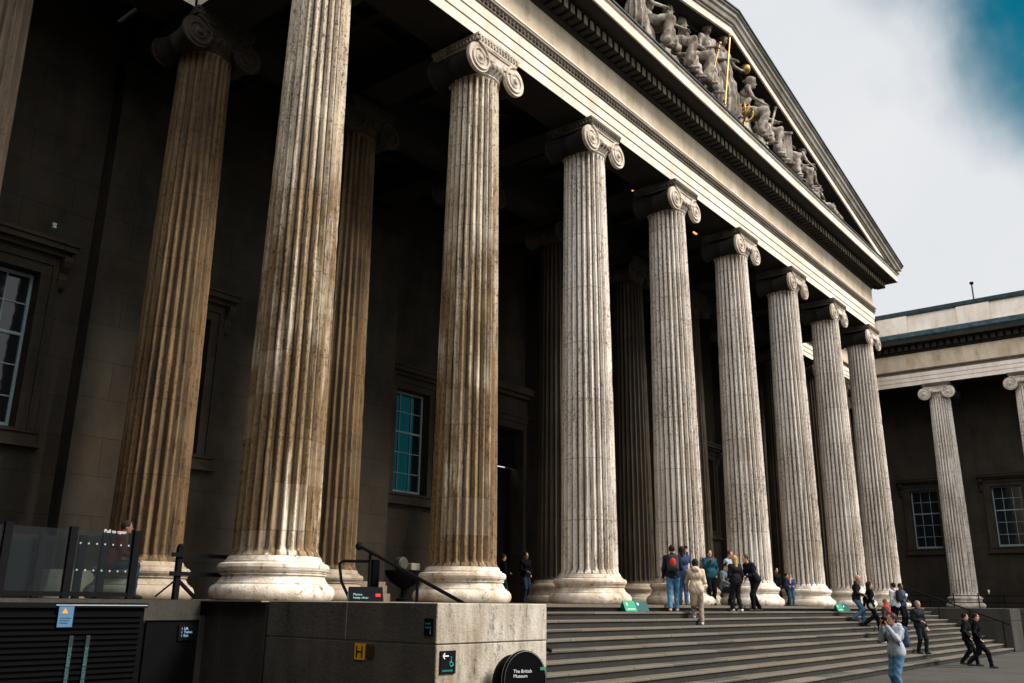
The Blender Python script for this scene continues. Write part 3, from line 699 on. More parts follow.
# ground
def sheet(name, x0, x1, y0, y1, z, mat):
    m = MB(); m.add([(x0, y0, z), (x1, y0, z), (x1, y1, z), (x0, y1, z)], [(0, 1, 2, 3)]); return tag(m.build(name, mat, recalc=False), kind='structure')
M_ground = stone('forecourt_paving', (.06, .056, .048), (.03, .028, .025), (.02, .02, .02), .5, .4, sxy=.35, sz=1, rand=False)
sheet('ground', -900, 900, -900, 900, -1.85, M_ground)
gf = MB(); x = -24
random.seed(3)
while x < 50:
    y = -4.955
    while y > -30:
        gf.box(x + .006, x + 1.194, y - .994, y - .006, -1.848, -1.840 + random.uniform(-.002, .002)); y -= 1.0
    x += 1.2
tag(gf.build('pavement', M_pave), kind='structure')

# ------------------------------------------------------------------ implicit bodies
def nets(V, o, h):
    s = V < 0
    c = [s[i:i + V.shape[0] - 1 or None, j:j + V.shape[1] - 1 or None, k:k + V.shape[2] - 1 or None] for i in (0, 1) for j in (0, 1) for k in (0, 1)]
    sh = tuple(n - 1 for n in V.shape)
    c = [s[i:i + sh[0], j:j + sh[1], k:k + sh[2]] for i in (0, 1) for j in (0, 1) for k in (0, 1)]
    cnt = sum(a.astype(np.int8) for a in c); act = (cnt > 0) & (cnt < 8); idx = np.argwhere(act)
    if len(idx) == 0: return [], []
    acc = np.zeros((len(idx), 3)); num = np.zeros(len(idx)); I, J, K = idx.T
    corner = [(i, j, k) for i in (0, 1) for j in (0, 1) for k in (0, 1)]
    for a in corner:
        for ax in range(3):
            if a[ax]: continue
            b = list(a); b[ax] = 1
            va = V[I + a[0], J + a[1], K + a[2]]; vb = V[I + b[0], J + b[1], K + b[2]]; cr_ = (va < 0) != (vb < 0)
            t = np.where(cr_, va / np.where(va == vb, 1, va - vb), 0)
            p_ = np.array(a, float)[None, :].repeat(len(idx), 0); p_[:, ax] += t
            acc[cr_] += p_[cr_]; num[cr_] += 1
    pos = (idx + acc / num[:, None]) * h + o
    ids = -np.ones(sh, int); ids[I, J, K] = np.arange(len(idx)); F = []
    for ax in range(3):
        sl0 = [slice(None)] * 3; sl1 = [slice(None)] * 3; sl0[ax] = slice(0, -1); sl1[ax] = slice(1, None)
        a, b = s[tuple(sl0)], s[tuple(sl1)]; cr_ = np.argwhere(a != b)
        u_, v_ = [(1, 2), (2, 0), (0, 1)][ax]
        ok = (cr_[:, u_] > 0) & (cr_[:, v_] > 0) & (cr_[:, u_] < sh[u_]) & (cr_[:, v_] < sh[v_]); cr_ = cr_[ok]
        if len(cr_) == 0: continue
        flip = a[cr_[:, 0], cr_[:, 1], cr_[:, 2]]
        def g(du, dv):
            q = cr_.copy(); q[:, u_] -= du; q[:, v_] -= dv; return ids[q[:, 0], q[:, 1], q[:, 2]]
        A_, B_, C_, D_ = g(1, 1), g(0, 1), g(0, 0), g(1, 0)
        q = np.stack([A_, B_, C_, D_], 1); q[~flip] = q[~flip][:, ::-1]; F.append(q)
    F = np.concatenate(F); F = F[(F >= 0).all(1)]
    return pos, F
class SDF:
    def __init__(s): s.p = []
    def cap(s, a, b, ra, rb=None, k=.03, sub=False): s.p.append(('c', np.array(a, float), np.array(b, float), ra, rb if rb is not None else ra, k, sub)); return s
    def ell(s, c, r, k=.03, sub=False, R=None): s.p.append(('e', np.array(c, float), np.array(r, float), R, 0, k, sub)); return s
    def grid(s, h, warp=None, pad=.06):
        lo = np.full(3, 1e9); hi = -lo
        for q in s.p:
            if q[6]: continue
            if q[0] == 'c':
                m_ = max(q[3], q[4]); lo = np.minimum(lo, np.minimum(q[1], q[2]) - m_); hi = np.maximum(hi, np.maximum(q[1], q[2]) + m_)
            else: m_ = q[2].max() if q[3] is not None else q[2]; lo = np.minimum(lo, q[1] - m_); hi = np.maximum(hi, q[1] + m_)
        lo -= pad; hi += pad; n = np.ceil((hi - lo) / h).astype(int) + 1
        X = (lo[0] + np.arange(n[0]) * h).astype(np.float32)[:, None, None]; Y = (lo[1] + np.arange(n[1]) * h).astype(np.float32)[None, :, None]; Z = (lo[2] + np.arange(n[2]) * h).astype(np.float32)[None, None, :]
        V = np.full(n, 9., np.float32)
        for q in s.p:
            if q[0] == 'c':
                a, b, ra, rb = q[1], q[2], q[3], q[4]; d = b - a; L2 = max(float(d @ d), 1e-9)
                t = np.clip(((X - a[0]) * d[0] + (Y - a[1]) * d[1] + (Z - a[2]) * d[2]) / L2, 0, 1)
                D = np.sqrt((X - a[0] - t * d[0]) ** 2 + (Y - a[1] - t * d[1]) ** 2 + (Z - a[2] - t * d[2]) ** 2) - (ra + (rb - ra) * t)
            else:
                c_, r_ = q[1], q[2]
                if q[3] is not None:
                    Rm = q[3]; dx, dy, dz = X - c_[0], Y - c_[1], Z - c_[2]
                    x_ = dx * Rm[0][0] + dy * Rm[1][0] + dz * Rm[2][0]; y_ = dx * Rm[0][1] + dy * Rm[1][1] + dz * Rm[2][1]; z_ = dx * Rm[0][2] + dy * Rm[1][2] + dz * Rm[2][2]
                else: x_, y_, z_ = X - c_[0], Y - c_[1], Z - c_[2]
                k0 = np.sqrt((x_ / r_[0]) ** 2 + (y_ / r_[1]) ** 2 + (z_ / r_[2]) ** 2); k1 = np.sqrt((x_ / r_[0] ** 2) ** 2 + (y_ / r_[1] ** 2) ** 2 + (z_ / r_[2] ** 2) ** 2)
                D = k0 * (k0 - 1) / np.maximum(k1, 1e-6)
            k = q[5]
            if q[6]: V = np.maximum(V, -D)
            else:
                hh = np.clip(.5 + .5 * (D - V) / k, 0, 1); V = D * (1 - hh) + V * hh - k * hh * (1 - hh)
        if warp is not None: V = V + warp(X, Y, Z)
        return nets(V, lo, h)
    def mesh(s, name, mat, parent, h, warp=None, scale=1.):
        pos, F = s.grid(h, warp)
        me = bpy.data.meshes.new(name); me.from_pydata((pos * scale).tolist(), [], F.tolist()); me.materials.append(mat)
        me.polygons.foreach_set('use_smooth', [True] * len(me.polygons))
        o = bpy.data.objects.new(name, me); col.objects.link(o); o.parent = parent; return o
ARM = {'down': ((.07, -.03, -.29), (.08, .07, -.53)), 'front': ((.06, .00, -.28), (-.05, .22, -.34)), 'phone': ((.07, .14, -.25), (-.07, .31, -.02)), 'face': ((.07, .16, -.20), (-.10, .26, .08)),
       'raised': ((.04, .22, -.10), (.0, .32, .18)), 'pocket': ((.13, -.08, -.27), (.03, .06, -.45)), 'reach': ((.05, .22, -.16), (.04, .46, -.10)), 'back': ((.09, -.14, -.26), (.09, -.16, -.52)), 'swing': ((.08, .12, -.27), (.07, .30, -.44)),
       'lap': ((.06, .08, -.27), (-.02, .30, -.36)), 'side': ((.28, .02, -.10), (.52, .05, -.06)), 'rest': ((.12, .02, -.28), (.02, .26, -.30))}
def skeleton(pose):
    """joint positions for a 1.75 m figure, x right, y forward, z up, origin between the feet"""
    J = {}; lean = R_(pose.get('lean', 0)); sit = pose.get('sit', 0)
    hip = np.array([0, 0, .93]) if not sit else np.array([0, 0, sit + .10]); hip = hip + np.array(pose.get('hip', (0, 0, 0)))
    def up(x, y, z):  # relative to hip, leaned
        c_, s_ = math.cos(lean), math.sin(lean); return hip + np.array([x, y * c_ + z * s_, -y * s_ + z * c_])
    J['hip'] = hip; J['waist'] = up(0, 0, .14); J['chest'] = up(0, 0, .36); J['neck0'] = up(0, -.01, .53); J['neck1'] = up(0, .01, .60)
    hl = R_(pose.get('nod', 0)); hb = J['neck1']; J['head'] = hb + np.array([0, math.sin(lean + hl) * .10 + .015, math.cos(lean + hl) * .10])
    sw = pose.get('sw', .175)
    for sd_, nm in ((-1, 'l'), (1, 'r')):
        J['sh' + nm] = up(sd_ * sw, 0, .49); J['hp' + nm] = hip + np.array([sd_ * .09, 0, -.02])
        a = ARM[pose.get('arm' + nm, 'down')]
        if isinstance(pose.get('arm' + nm), tuple): a = pose['arm' + nm]
        J['el' + nm] = J['sh' + nm] + np.array([a[0][0] * sd_, a[0][1], a[0][2]]); J['wr' + nm] = J['sh' + nm] + np.array([a[1][0] * sd_, a[1][1], a[1][2]])
        fy, fz, fx = pose.get('foot' + nm, (0, 0, 0))
        if sit:
            J['kn' + nm] = hip + np.array([sd_ * (.11 + fx * .5), .44, -.02 + fz * .3]); J['an' + nm] = np.array([sd_ * (.12 + fx), .44 + fy, .08 + fz]) 
        else:
            an = np.array([sd_ * (.09 + fx), fy, .08 + fz]); J['an' + nm] = an
            mid = (J['hp' + nm] + an) / 2; Ld = np.linalg.norm(J['hp' + nm] - an); bend = math.sqrt(max(0, .43 ** 2 - (Ld / 2) ** 2)) if Ld < .86 else .015
            J['kn' + nm] = mid + np.array([0, bend, 0])
    return J
def hand(s, wr, el, palm, sd_):
    d = (wr - el); d = d / np.linalg.norm(d); side = np.cross(d, palm); side /= np.linalg.norm(side)
    c0 = wr + d * .02; c1 = wr + d * .075
    s.cap(wr, c0, .024, .026, .015)
    for j in (-1.2, -.4, .4, 1.2): s.cap(c0 + side * j * .014, c1 + side * j * .019, .016, .013, .012)
    for j, ln in ((-1.2, .055), (-.4, .075), (.4, .080), (1.2, .068)):
        a = c1 + side * j * .019; b = a + d * ln * .5 + palm * .008; e = b + d * ln * .35 + palm * .025
        s.cap(a, b, .0105, .010, .006); s.cap(b, e, .010, .009, .006)
    t0 = c0 + side * 1.2 * .015 * 1.2; t1 = t0 + side * .028 + d * .03 + palm * .01; s.cap(t0, t1, .014, .011, .008); s.cap(t1, t1 + d * .03 + palm * .01, .011, .009, .006)
def body_sdf(J, pose, fem=0):
    s = SDF(); f_ = 1 - .08 * fem
    hd = J['head']
    s.ell(hd + (0, 0, .03), (.074, .092, .105), .02); s.ell(hd + (0, .02, -.045), (.055, .062, .07), .03)      # skull, jaw
    s.cap(hd + (0, .085, .01), hd + (0, .112, -.022), .009, .015, .012)                                         # nose
    for q in (-1, 1):
        s.ell(hd + (q * .076, -.005, 0), (.012, .022, .034), .008); s.ell(hd + (q * .03, .088, .018), (.018, .012, .010), .008, sub=True); s.ell(hd + (q * .03, .080, .017), (.012, .011, .010), .004)
        s.cap(hd + (q * .012, .094, .034), hd + (q * .045, .082, .036), .007, .006, .01)
    s.cap(hd + (-.02, .083, -.055), hd + (.02, .083, -.055), .008, .008, .01); s.ell(hd + (0, .072, -.09), (.022, .016, .016), .02)
    s.cap(J['neck0'], hd + (0, -.015, -.05), .056 * f_, .052 * f_, .03)
    s.cap(J['chest'] + (-.06, 0, .03), J['chest'] + (.06, 0, .03), .115, .115, .06); s.cap(J['waist'] + (-.03, 0, 0), J['waist'] + (.03, 0, 0), .105 * f_, None, .07)
    s.cap(J['hip'] + (-.06, 0, 0), J['hip'] + (.06, 0, 0), .115, None, .07); s.cap(J['shl'], J['shr'], .06 * f_, None, .05)
    for n in 'lr':
        s.cap(J['sh' + n], J['el' + n], .05 * f_, .040 * f_, .03); s.cap(J['el' + n], J['wr' + n], .040 * f_, .026 * f_, .015)
        s.cap(J['hp' + n], J['kn' + n], .085, .056, .04); s.cap(J['kn' + n], (J['kn' + n] * .6 + J['an' + n] * .4) + (0, -.01, 0), .055, .054, .02); s.cap((J['kn' + n] * .6 + J['an' + n] * .4) + (0, -.01, 0), J['an' + n], .054, .036, .02)
        s.cap(J['an' + n] + (0, -.03, -.045), J['an' + n] + (0, .15, -.05), .034, .026, .02)
        pl = np.array([0, 1., 0]) if abs((J['wr' + n] - J['el' + n])[2]) > .12 else np.array([0, 0, -1.])
        hand(s, J['wr' + n], J['el' + n], pl, 1 if n == 'r' else -1)
    return s
def folds(amp, fz=9., fa=14.):
    return lambda X, Y, Z: amp * np.sin(Z * fz * 6.28 / 2 + 3 * np.sin(X * 13) + 2 * np.sin(Y * 17)) * np.cos(X * fa * 2 + Y * 11)
def person(label, loc, face, h=1.72, pose=None, top=(.02, .02, .025), legs=(.03, .03, .035), hair=(.02, .015, .01), shoes=(.03, .03, .03), coat=0., fem=0, hairlen=0, skin=None, bag=None, hood=False, group=None, grid=.0165, sleeve=True, scarf=None, cap_=None, wide=0.):
    """face: heading in degrees, 0 = toward the building (+Y), 90 = +X"""
    pose = pose or {}; sc_ = h / 1.75
    t = thing('person', label, 'person', loc, -R_(face), group)
    J = skeleton(pose); J = {k: v for k, v in J.items()}
    body_sdf(J, pose, fem).mesh('body', skin or SKIN, t, grid * .85, scale=sc_)
    q = SDF()   # jacket
    q.cap(J['chest'] + (-.07, 0, .03), J['chest'] + (.07, 0, .03), .142 + wide, .142 + wide, .06); q.cap(J['waist'] + (-.05, 0, 0), J['waist'] + (.05, 0, 0), .135 + wide, None, .08)
    q.cap(J['hip'] + (-.07, 0, .02), J['hip'] + (.07, 0, .02), .138 + wide, None, .07); q.cap(J['shl'], J['shr'], .078, None, .05); q.cap(J['neck0'] + (0, -.005, -.02), J['neck0'] + (0, -.005, .045), .078, .068, .03)
    for n in 'lr':
        q.cap(J['sh' + n], J['el' + n], .072 + wide * .4, .058 + wide * .4, .03); q.cap(J['el' + n], J['wr' + n] * .92 + J['el' + n] * .08, .058 + wide * .4, .044 + wide * .3, .02)
    if coat:
        mid = (J['knl'] + J['knr']) / 2; bot = J['hip'] * (1 - coat) + mid * coat
        q.cap(J['hip'] + (-.06, 0, 0), bot + (-.06, 0, 0), .128, .128, .05); q.cap(J['hip'] + (.06, 0, 0), bot + (.06, 0, 0), .128, .128, .05)
    if hood: q.ell(J['neck0'] + (0, -.09, .03), (.11, .08, .08), .04)
    q.mesh('coat' if coat else 'jacket', paint(top), t, grid, folds(.007), sc_)
    q = SDF()
    q.cap(J['hip'] + (-.06, 0, 0), J['hip'] + (.06, 0, 0), .128, None, .05)
    for n in 'lr':
        q.cap(J['hp' + n], J['kn' + n], .102, .076, .04); q.cap(J['kn' + n], J['an' + n] + (0, 0, .02), .076, .062 + wide * .3, .02)
    q.mesh('trousers', paint(legs), t, grid, folds(.006, 12), sc_)
    for n in 'lr':
        q = SDF(); q.cap(J['an' + n] + (0, -.035, -.035), J['an' + n] + (0, .07, -.042), .045, .043, .02); q.cap(J['an' + n] + (0, .07, -.042), J['an' + n] + (0, .16, -.05), .043, .032, .02); q.mesh('shoe', paint(shoes), t, grid * .9, None, sc_)
    hd = J['head']; q = SDF(); q.ell(hd + (0, -.018, .045), (.088, .098, .105), .03)
    q.ell(hd + (0, .115, -.02), (.06, .062, .078), .02, sub=True) if not cap_ else None
    if hairlen: q.cap(hd + (0, -.05, .03), hd + (0, -.085 - .02 * hairlen, -hairlen), .085, .055, .04); q.p.append(q.p.pop(1)) if len(q.p) > 2 and q.p[1][6] else None
    q.mesh('cap' if cap_ else 'hair', paint(cap_ or hair, .5), t, grid * .9, (lambda X, Y, Z: .004 * np.sin(X * 160 + Z * 30)) if not cap_ else None, sc_)
    if scarf: 
        q = SDF(); q.cap(J['neck0'] + (-.05, .03, .03), J['neck0'] + (.05, .03, .03), .075, None, .03); q.cap(J['neck0'] + (.02, .10, .0), J['chest'] + (.03, .15, -.05), .05, .04, .02); q.mesh('scarf', paint(scarf), t, grid, folds(.006), sc_)
    if bag:
        kind, c1, c2 = bag; q = SDF(); b0 = J['chest'] - J['hip']; b0 = b0 / np.linalg.norm(b0); back = np.cross(np.array([1., 0, 0]), b0); back = -back if back[1] > 0 else back
        if kind == 'backpack':
            [q.cap(J['chest'] + back * .20 + (sx_, 0, 0) + b0 * .13, J['chest'] + back * .22 + (sx_, 0, 0) - b0 * .14, .075, .09, .05) for sx_ in (-.075, 0, .075)]
            bp_ = q.mesh('backpack', paint(c1), t, grid, None, sc_)
            if c2: q = SDF(); q.ell(J['chest'] + back * .30 + (0, 0, .0), (.085, .05, .12), .02); q.mesh('pocket', paint(c2), bp_, grid, None, sc_)
            for sx in (-1, 1):
                m = MB(); m.tube([tuple((J['chest'] + back * .17 + (sx * .09, 0, .15)) * sc_), tuple((J['neck0'] + (sx * .10, -.02, .06)) * sc_), tuple((J['chest'] + (sx * .11, .15, .05)) * sc_), tuple((J['waist'] + (sx * .16, .04, .03)) * sc_)], .018 * sc_, 6); m.build('strap', paint(c1), bp_, smooth='all')
        else:
            q.ell(J['hip'] + (.20, .02, .0), (.06, .13, .12), .03); bp_ = q.mesh('shoulder_bag', paint(c1), t, grid, None, sc_)
            m = MB(); m.tube([tuple((J['hip'] + (.21, .0, .1)) * sc_), tuple((J['chest'] + (.05, .16, .05)) * sc_), tuple((J['shl'] + (.05, 0, .07)) * sc_), tuple((J['chest'] + (-.02, -.16, 0)) * sc_), tuple((J['hip'] + (.21, -.02, .1)) * sc_)], .012 * sc_, 6); m.build('strap', paint(c1), bp_, smooth='all')
    if pose.get('phone'):
        n = pose['phone']; wr = J['wr' + n]; d = wr - J['el' + n]; d /= np.linalg.norm(d); c = (wr + d * .10 + np.array([0, .02, .03])) * sc_
        m = MB(); m.obox(c, (1, 0, 0), (0, 1, 0), (0, 0, 1), .038, .005, .075); m.build('phone', M_iron, t)
    return t
WALK = dict(footl=(.26, 0, 0), footr=(-.24, .05, 0), arml='back', armr='swing', hip=(0, 0, -.03))
def P(*a): d = {}; [d.update(x) for x in a]; return d
DN = lambda fwd=.16: dict(footl=(.18, -.16, 0), footr=(-.10, .02, 0), hip=(0, .02, -.02))
JEAN = (.05, .13, .24); BLK = (.006, .006, .008)
person('man in a black jacket and bright jeans, seen from behind with a red backpack', (11.7, -1.56, -.167), 58, 1.70, dict(footr=(.12, 0, 0), footl=(-.14, 0, .02), arml='down', armr='front'), (.014, .016, .024), (.05, .15, .25), shoes=(.5, .3, .2), bag=('backpack', (.03, .03, .04), (.45, .04, .03)))
person('woman in a navy top raising her phone beside the red backpack', (13.3, -1.0, 0), 60, 1.60, dict(armr='raised', arml='phone', phone='r', footl=(.1, 0, 0)), (.03, .05, .12), (.03, .07, .16), hair=(.02, .014, .01), hairlen=.16, fem=1, shoes=(.05, .05, .06))
person('woman with dark bobbed hair in a long beige trench coat going up the steps', (12.15, -2.0, -.502), 62, 1.68, dict(footl=(.14, .167, 0), footr=(-.12, 0, .03), arml='swing', armr='front'), (.50, .40, .29), (.22, .17, .13), coat=.85, hairlen=.12, fem=1, shoes=(.5, .5, .5), hood=True)
person('person in a teal puffer jacket and sunglasses standing by a column base', (15.1, -.95, 0), 215, 1.60, dict(arml='pocket', armr='phone'), (.008, .045, .065), BLK, hairlen=.18, fem=1, wide=.02)
person('person in a grey coat seated low on a column base among the group', (16.1, -.95, 0), 200, 1.66, dict(sit=.42, arml='lap', armr='lap', lean=8), (.10, .12, .14), (.02, .02, .025))
person('person in a pale blue denim jacket behind the long fair hair', (16.25, -1.05, 0), 190, 1.62, dict(arml='front', armr='front', nod=15), (.22, .30, .36), BLK, hair=(.03, .02, .015))
person('woman with long fair hair in black clothes and white trainers on the top step', (15.5, -1.58, -.167), 30, 1.60, dict(footl=(.1, 0, 0), footr=(-.1, 0, 0), arml='front', armr='down'), (.012, .012, .014), (.012, .012, .014), hair=(.42, .24, .09), hairlen=.30, fem=1, shoes=(.75, .75, .75))
person('man in a black jacket leaning in toward the group, legs apart', (16.75, -1.6, -.167), 300, 1.78, dict(lean=24, footl=(.16, 0, .05), footr=(-.26, 0, .05), arml='front', armr='front', nod=10, hip=(0, -.05, -.03)), (.012, .013, .018), BLK, hair=(.04, .025, .018))
person('taller dark figure furthest left in the shade between two columns', (23.2, .35, 0), 200, 1.38, dict(arml='pocket', armr='pocket'), BLK, BLK, grid=.022)
person('short figure in dark clothes in the middle of the shaded trio', (23.3, .0, 0), 150, 1.18, dict(arml='front', armr='front'), (.03, .03, .05), BLK, grid=.022)
person('short figure with a pink bag across a dark blue coat at the column base', (22.3, -.55, 0), 240, 1.12, dict(arml='front', armr='front'), (.03, .05, .12), (.03, .07, .12), scarf=(.5, .25, .22), grid=.022)
person('bald man in a black jacket and jeans walking down the steps', (23.9, -2.3, -.669), 165, 1.80, P(DN(), dict(arml='down', armr='front', nod=28, lean=5, footr=(-.12, .167, 0), footl=(.18, 0, .0))), (.014, .014, .016), (.06, .13, .22), hair=(.40, .22, .15))
person('woman with long black hair in black, striding down with a white bag', (24.1, -2.75, -.836), 150, 1.74, P(WALK, dict(footr=(-.28, .167, 0), armr='down')), BLK, BLK, hairlen=.26, fem=1, bag=('bag', (.6, .58, .55), None), shoes=(.02, .02, .02))
person('person in a white top with a black backpack on the crowded lower right steps', (26.4, -2.95, -.836), 20, 1.72, dict(armr='front', footl=(.1, 0, 0)), (.42, .42, .42), BLK, bag=('backpack', (.02, .02, .025), None))
person('person in a navy jacket just right of the white top', (27.4, -2.9, -.836), 200, 1.72, dict(arml='front', armr='front'), (.02, .045, .09), BLK, skin=SKIN_D)
person('person with a red scarf and pale trainers stepping down behind the silver jacket', (22.5, -3.75, -1.338), 185, 1.66, dict(footl=(.26, -.0, 0), footr=(-.16, .167, 0), arml='front', armr='front', hip=(0, 0, -.06)), (.05, .03, .03), (.02, .02, .025), hair=(.18, .09, .04), scarf=(.6, .03, .03), shoes=(.62, .62, .6), fem=1)
person('person in a silver quilted jacket and light jeans photographing with a phone', (10.34, -7.5, -1.84), 300, 1.72, dict(armr='face', arml='face', phone='l', footl=(.06, 0, 0), footr=(-.05, 0, 0), nod=12), (.30, .33, .37), (.07, .16, .25), hair=(.03, .018, .012), hood=True, shoes=(.5, .5, .5), hairlen=.08, fem=1, grid=.013, wide=.0, bag=('backpack', (.03, .05, .09), None))
person('dark figure in a flat grey cap standing on the lower steps', (23.7, -4.45, -1.505), 210, 1.72, dict(footl=(.1, 0, 0), armr='front', footr=(-.08, 0, 0)), (.015, .018, .02), (.015, .015, .017), cap_=(.16, .17, .18), bag=('backpack', (.02, .03, .05), None))
person('nearer of two people in long black coats walking over the paving', (23.1, -6.35, -1.84), 165, 1.74, P(WALK, dict(arml='pocket', armr='pocket', footl=(.32, 0, 0), footr=(-.34, .06, 0), hip=(0, 0, -.06))), BLK, BLK, coat=.5)
person('farther of two people in long black coats walking over the paving', (23.9, -5.85, -1.84), 160, 1.70, P(WALK, dict(arml='pocket', armr='pocket')), (.012, .012, .012), BLK, coat=.4)
person('dark figure standing before the great doorway', (15.68, 6.5, 0), 190, 1.74, dict(arml='pocket', armr='front'), BLK, (.02, .03, .05), grid=.022)
person('dark figure half hidden behind a column base near the doorway', (15.75, 7.6, 0), 120, 1.70, dict(arml='down', armr='front'), BLK, (.02, .025, .04), grid=.022)
person('person in a dark red top and jeans sitting on a column base behind the glass', (-1.25, 3.35, 0), 120, 1.74, dict(sit=.55, lean=12, arml='lap', armr='lap', nod=15), (.22, .035, .02), (.03, .06, .10), hair=(.05, .035, .025))

# ------------------------------------------------------------------ pediment statues
def statue(label, x, h, kind='stand', face=0, arml='front', armr='front', lean=0, nod=0, y=-1.36, z=17.18, fem=1, helmet=False, nude=False, extra=None, mirror=1):
    if kind != 'stand': y = -1.2
    t = thing('statue', label, 'statue', (x, y, z), R_(180) - R_(face)); sc_ = h / 1.75
    if kind == 'stand': pose = dict(arml=arml, armr=armr, nod=nod, lean=lean, footl=(.10, 0, .02))
    elif kind == 'sit': pose = dict(sit=.50, arml=arml, armr=armr, nod=nod, lean=lean, footl=(.12, 0, .03), footr=(-.08, 0, .02))
    elif kind == 'recline': pose = dict(sit=.16, arml=arml, armr='rest', nod=nod, lean=-28, footl=(.34, .02, .0), footr=(.18, .12, 0))
    elif kind == 'kneel': pose = dict(sit=.34, arml=arml, armr=armr, nod=nod, lean=28, footl=(-.30, 0, 0), footr=(-.38, 0, 0))
    J = skeleton(pose); s = body_sdf(J, pose, fem)
    hd = J['head']; s.ell(hd + (0, -.018, .045), (.09, .10, .105), .02); s.ell(hd + (0, .115, -.02), (.055, .055, .07), .02, sub=True) if False else None
    if fem and not helmet: s.ell(hd + (0, -.10, .03), (.05, .05, .05), .03)
    if helmet: s.ell(hd + (0, -.01, .06), (.10, .115, .10), .01); s.cap(hd + (0, .09, .13), hd + (0, -.14, .06), .02, .03, .02)
    s.mesh('figure', M_sculpt, t, .018, lambda X, Y, Z: .003 * np.sin(X * 40) * np.sin(Z * 35), sc_)
    q = SDF(); rs = random.Random(int(x * 100))
    if kind == 'stand':
        q.cap(J['waist'] + (-.04, 0, .05), J['waist'] + (.04, 0, .05), .125, None, .06); q.cap(J['waist'], (0, .0, .16), .13, .235, .06); q.cap((-.08, .02, .7), (-.10, .04, .05), .14, .17, .05)
        q.cap(J['chest'] + (-.06, .0, .0), J['chest'] + (.06, .0, .0), .125, None, .05)
        q.cap(J['shl'] + (0, 0, .02), J['hip'] + (.12, .04, .05), .07, .10, .05)
        ph = rs.random() * 6
        wp = lambda X, Y, Z: (.045 * np.sin(np.arctan2(X + 1e-5, Y) * 11 + ph + 2.5 * np.sin(Z * 3.1)) * np.clip((1.25 - Z) * 1.2, .15, 1) + .012 * np.sin(Z * 22 + X * 14 + 3 * np.sin(Y * 9)))
    else:
        kl, kr, al, ar = J['knl'], J['knr'], J['anl'], J['anr']
        q.cap(J['hip'] + (-.07, -.02, 0), J['hip'] + (.07, -.02, 0), .135, None, .04); q.cap(J['hpl'], kl, .105, .085, .05); q.cap(J['hpr'], kr, .105, .085, .05)
        q.cap((kl + kr) / 2, J['hip'], .07, .11, .06)
        if kind == 'sit':
            q.cap(kl, al + (-.02, .0, .04), .082, .095, .04); q.cap(kr, ar + (.02, -.02, .04), .082, .095, .04); q.cap((kl + kr) / 2 + (0, -.03, 0), (al + ar) / 2 + (0, -.03, .05), .05, .08, .05)
            q.cap((-.12, -.02, .06), (.12, -.02, .06), .15, None, .08)
        else: q.cap(kl, al, .09, .09, .07); q.cap(kr, ar, .09, .09, .07)
        if not nude: q.cap(J['waist'], J['chest'], .118, .128, .05); q.cap(J['shr'] + (0, 0, .01), J['hip'] + (-.08, .08, .05), .055, .07, .03)
        ph = rs.random() * 6
        wp = lambda X, Y, Z: (.015 * np.abs(np.sin(X * 24 + 4 * np.sin(Z * 5.2 + ph) + Y * 9)) + .014 * np.sin(Z * 30 - Y * 22 + 2.2 * np.sin(X * 9 + ph)) - .01)
    q.mesh('robe', M_sculpt, t, .02, wp, sc_)
    if kind in ('sit', 'kneel'):
        b = MB(); rs_ = .26 * sc_
        b.lathe([(rs_ * 1.25, 0), (rs_ * 1.3, .08 * sc_), (rs_ * 1.05, .2 * sc_), (rs_, .38 * sc_), (rs_ * .9, .46 * sc_)], 9, (0, -.1 * sc_, 0)); b.build('rock_seat', M_sculpt, t, smooth=30)
    def gp(v): return tuple(np.array(v) * sc_)
    if extra: extra(t, J, sc_, gp)
    return t
def staff(mat, hand_, l0, l1, rad=.028, tip=.06):
    def f_(t, J, s_, gp):
        w_ = J['wr' + hand_] + np.array([0, .06, .0]); m = MB(); m.tube([gp((w_[0] + l0[0], w_[1] + .02, l0[1])), gp((w_[0] + l1[0], w_[1] + .02, l1[1]))], rad, 8); m.sphere(gp((w_[0] + l1[0], w_[1] + .02, l1[1])), tip); m.build('staff', mat, t, smooth=40)
    return f_
def sword(*fs):
    def f_(t, J, s_, gp):
        for g in fs: g(t, J, s_, gp)
    return f_
def orb(t, J, s_, gp):
    w_ = J['wrl']; d = w_ - J['ell']; d = d / np.linalg.norm(d); c = gp(w_ + d * .16 + np.array([0, 0, .07])); m = MB(); m.sphere(c, .21, n=18, m=12); m.build('gilt_orb', M_gold, t, smooth='all')
def armillary(t, J, s_, gp):
    bpy.context.view_layer.update(); c = t.matrix_world.inverted() @ Vector((18.35, -1.66, 17.78)); m = MB()
    for ax, ay in (((1, 0, 0), (0, 0, 1)), ((0, 1, 0), (0, 0, 1)), ((1, 0, 0), (0, 1, .35)), ((.7, .5, .5), (-.5, .2, .8))):
        ax, ay = Vector(ax).normalized(), Vector(ay); ay = (ay - ax * ay.dot(ax)).normalized()
        m.tube([c + (ax * math.cos(a) + ay * math.sin(a)) * .36 for a in np.linspace(0, 2 * math.pi, 29)], .04, 6)
    m.sphere(c, .10); m.tube([c - Vector((0, 0, .62)), c - Vector((0, 0, .38))], .06, 8); m.build('armillary_sphere', M_gold, t, smooth=40)
def harp(t, J, s_, gp):
    m = MB(); m.box(.75, 1.1, -.3, .05, .1, 1.35); m.box(.7, 1.15, -.35, .1, 1.35, 1.45); m.box(.7, 1.15, -.35, .1, 0, .1); m.build('stone_pillar', M_sculpt, t)
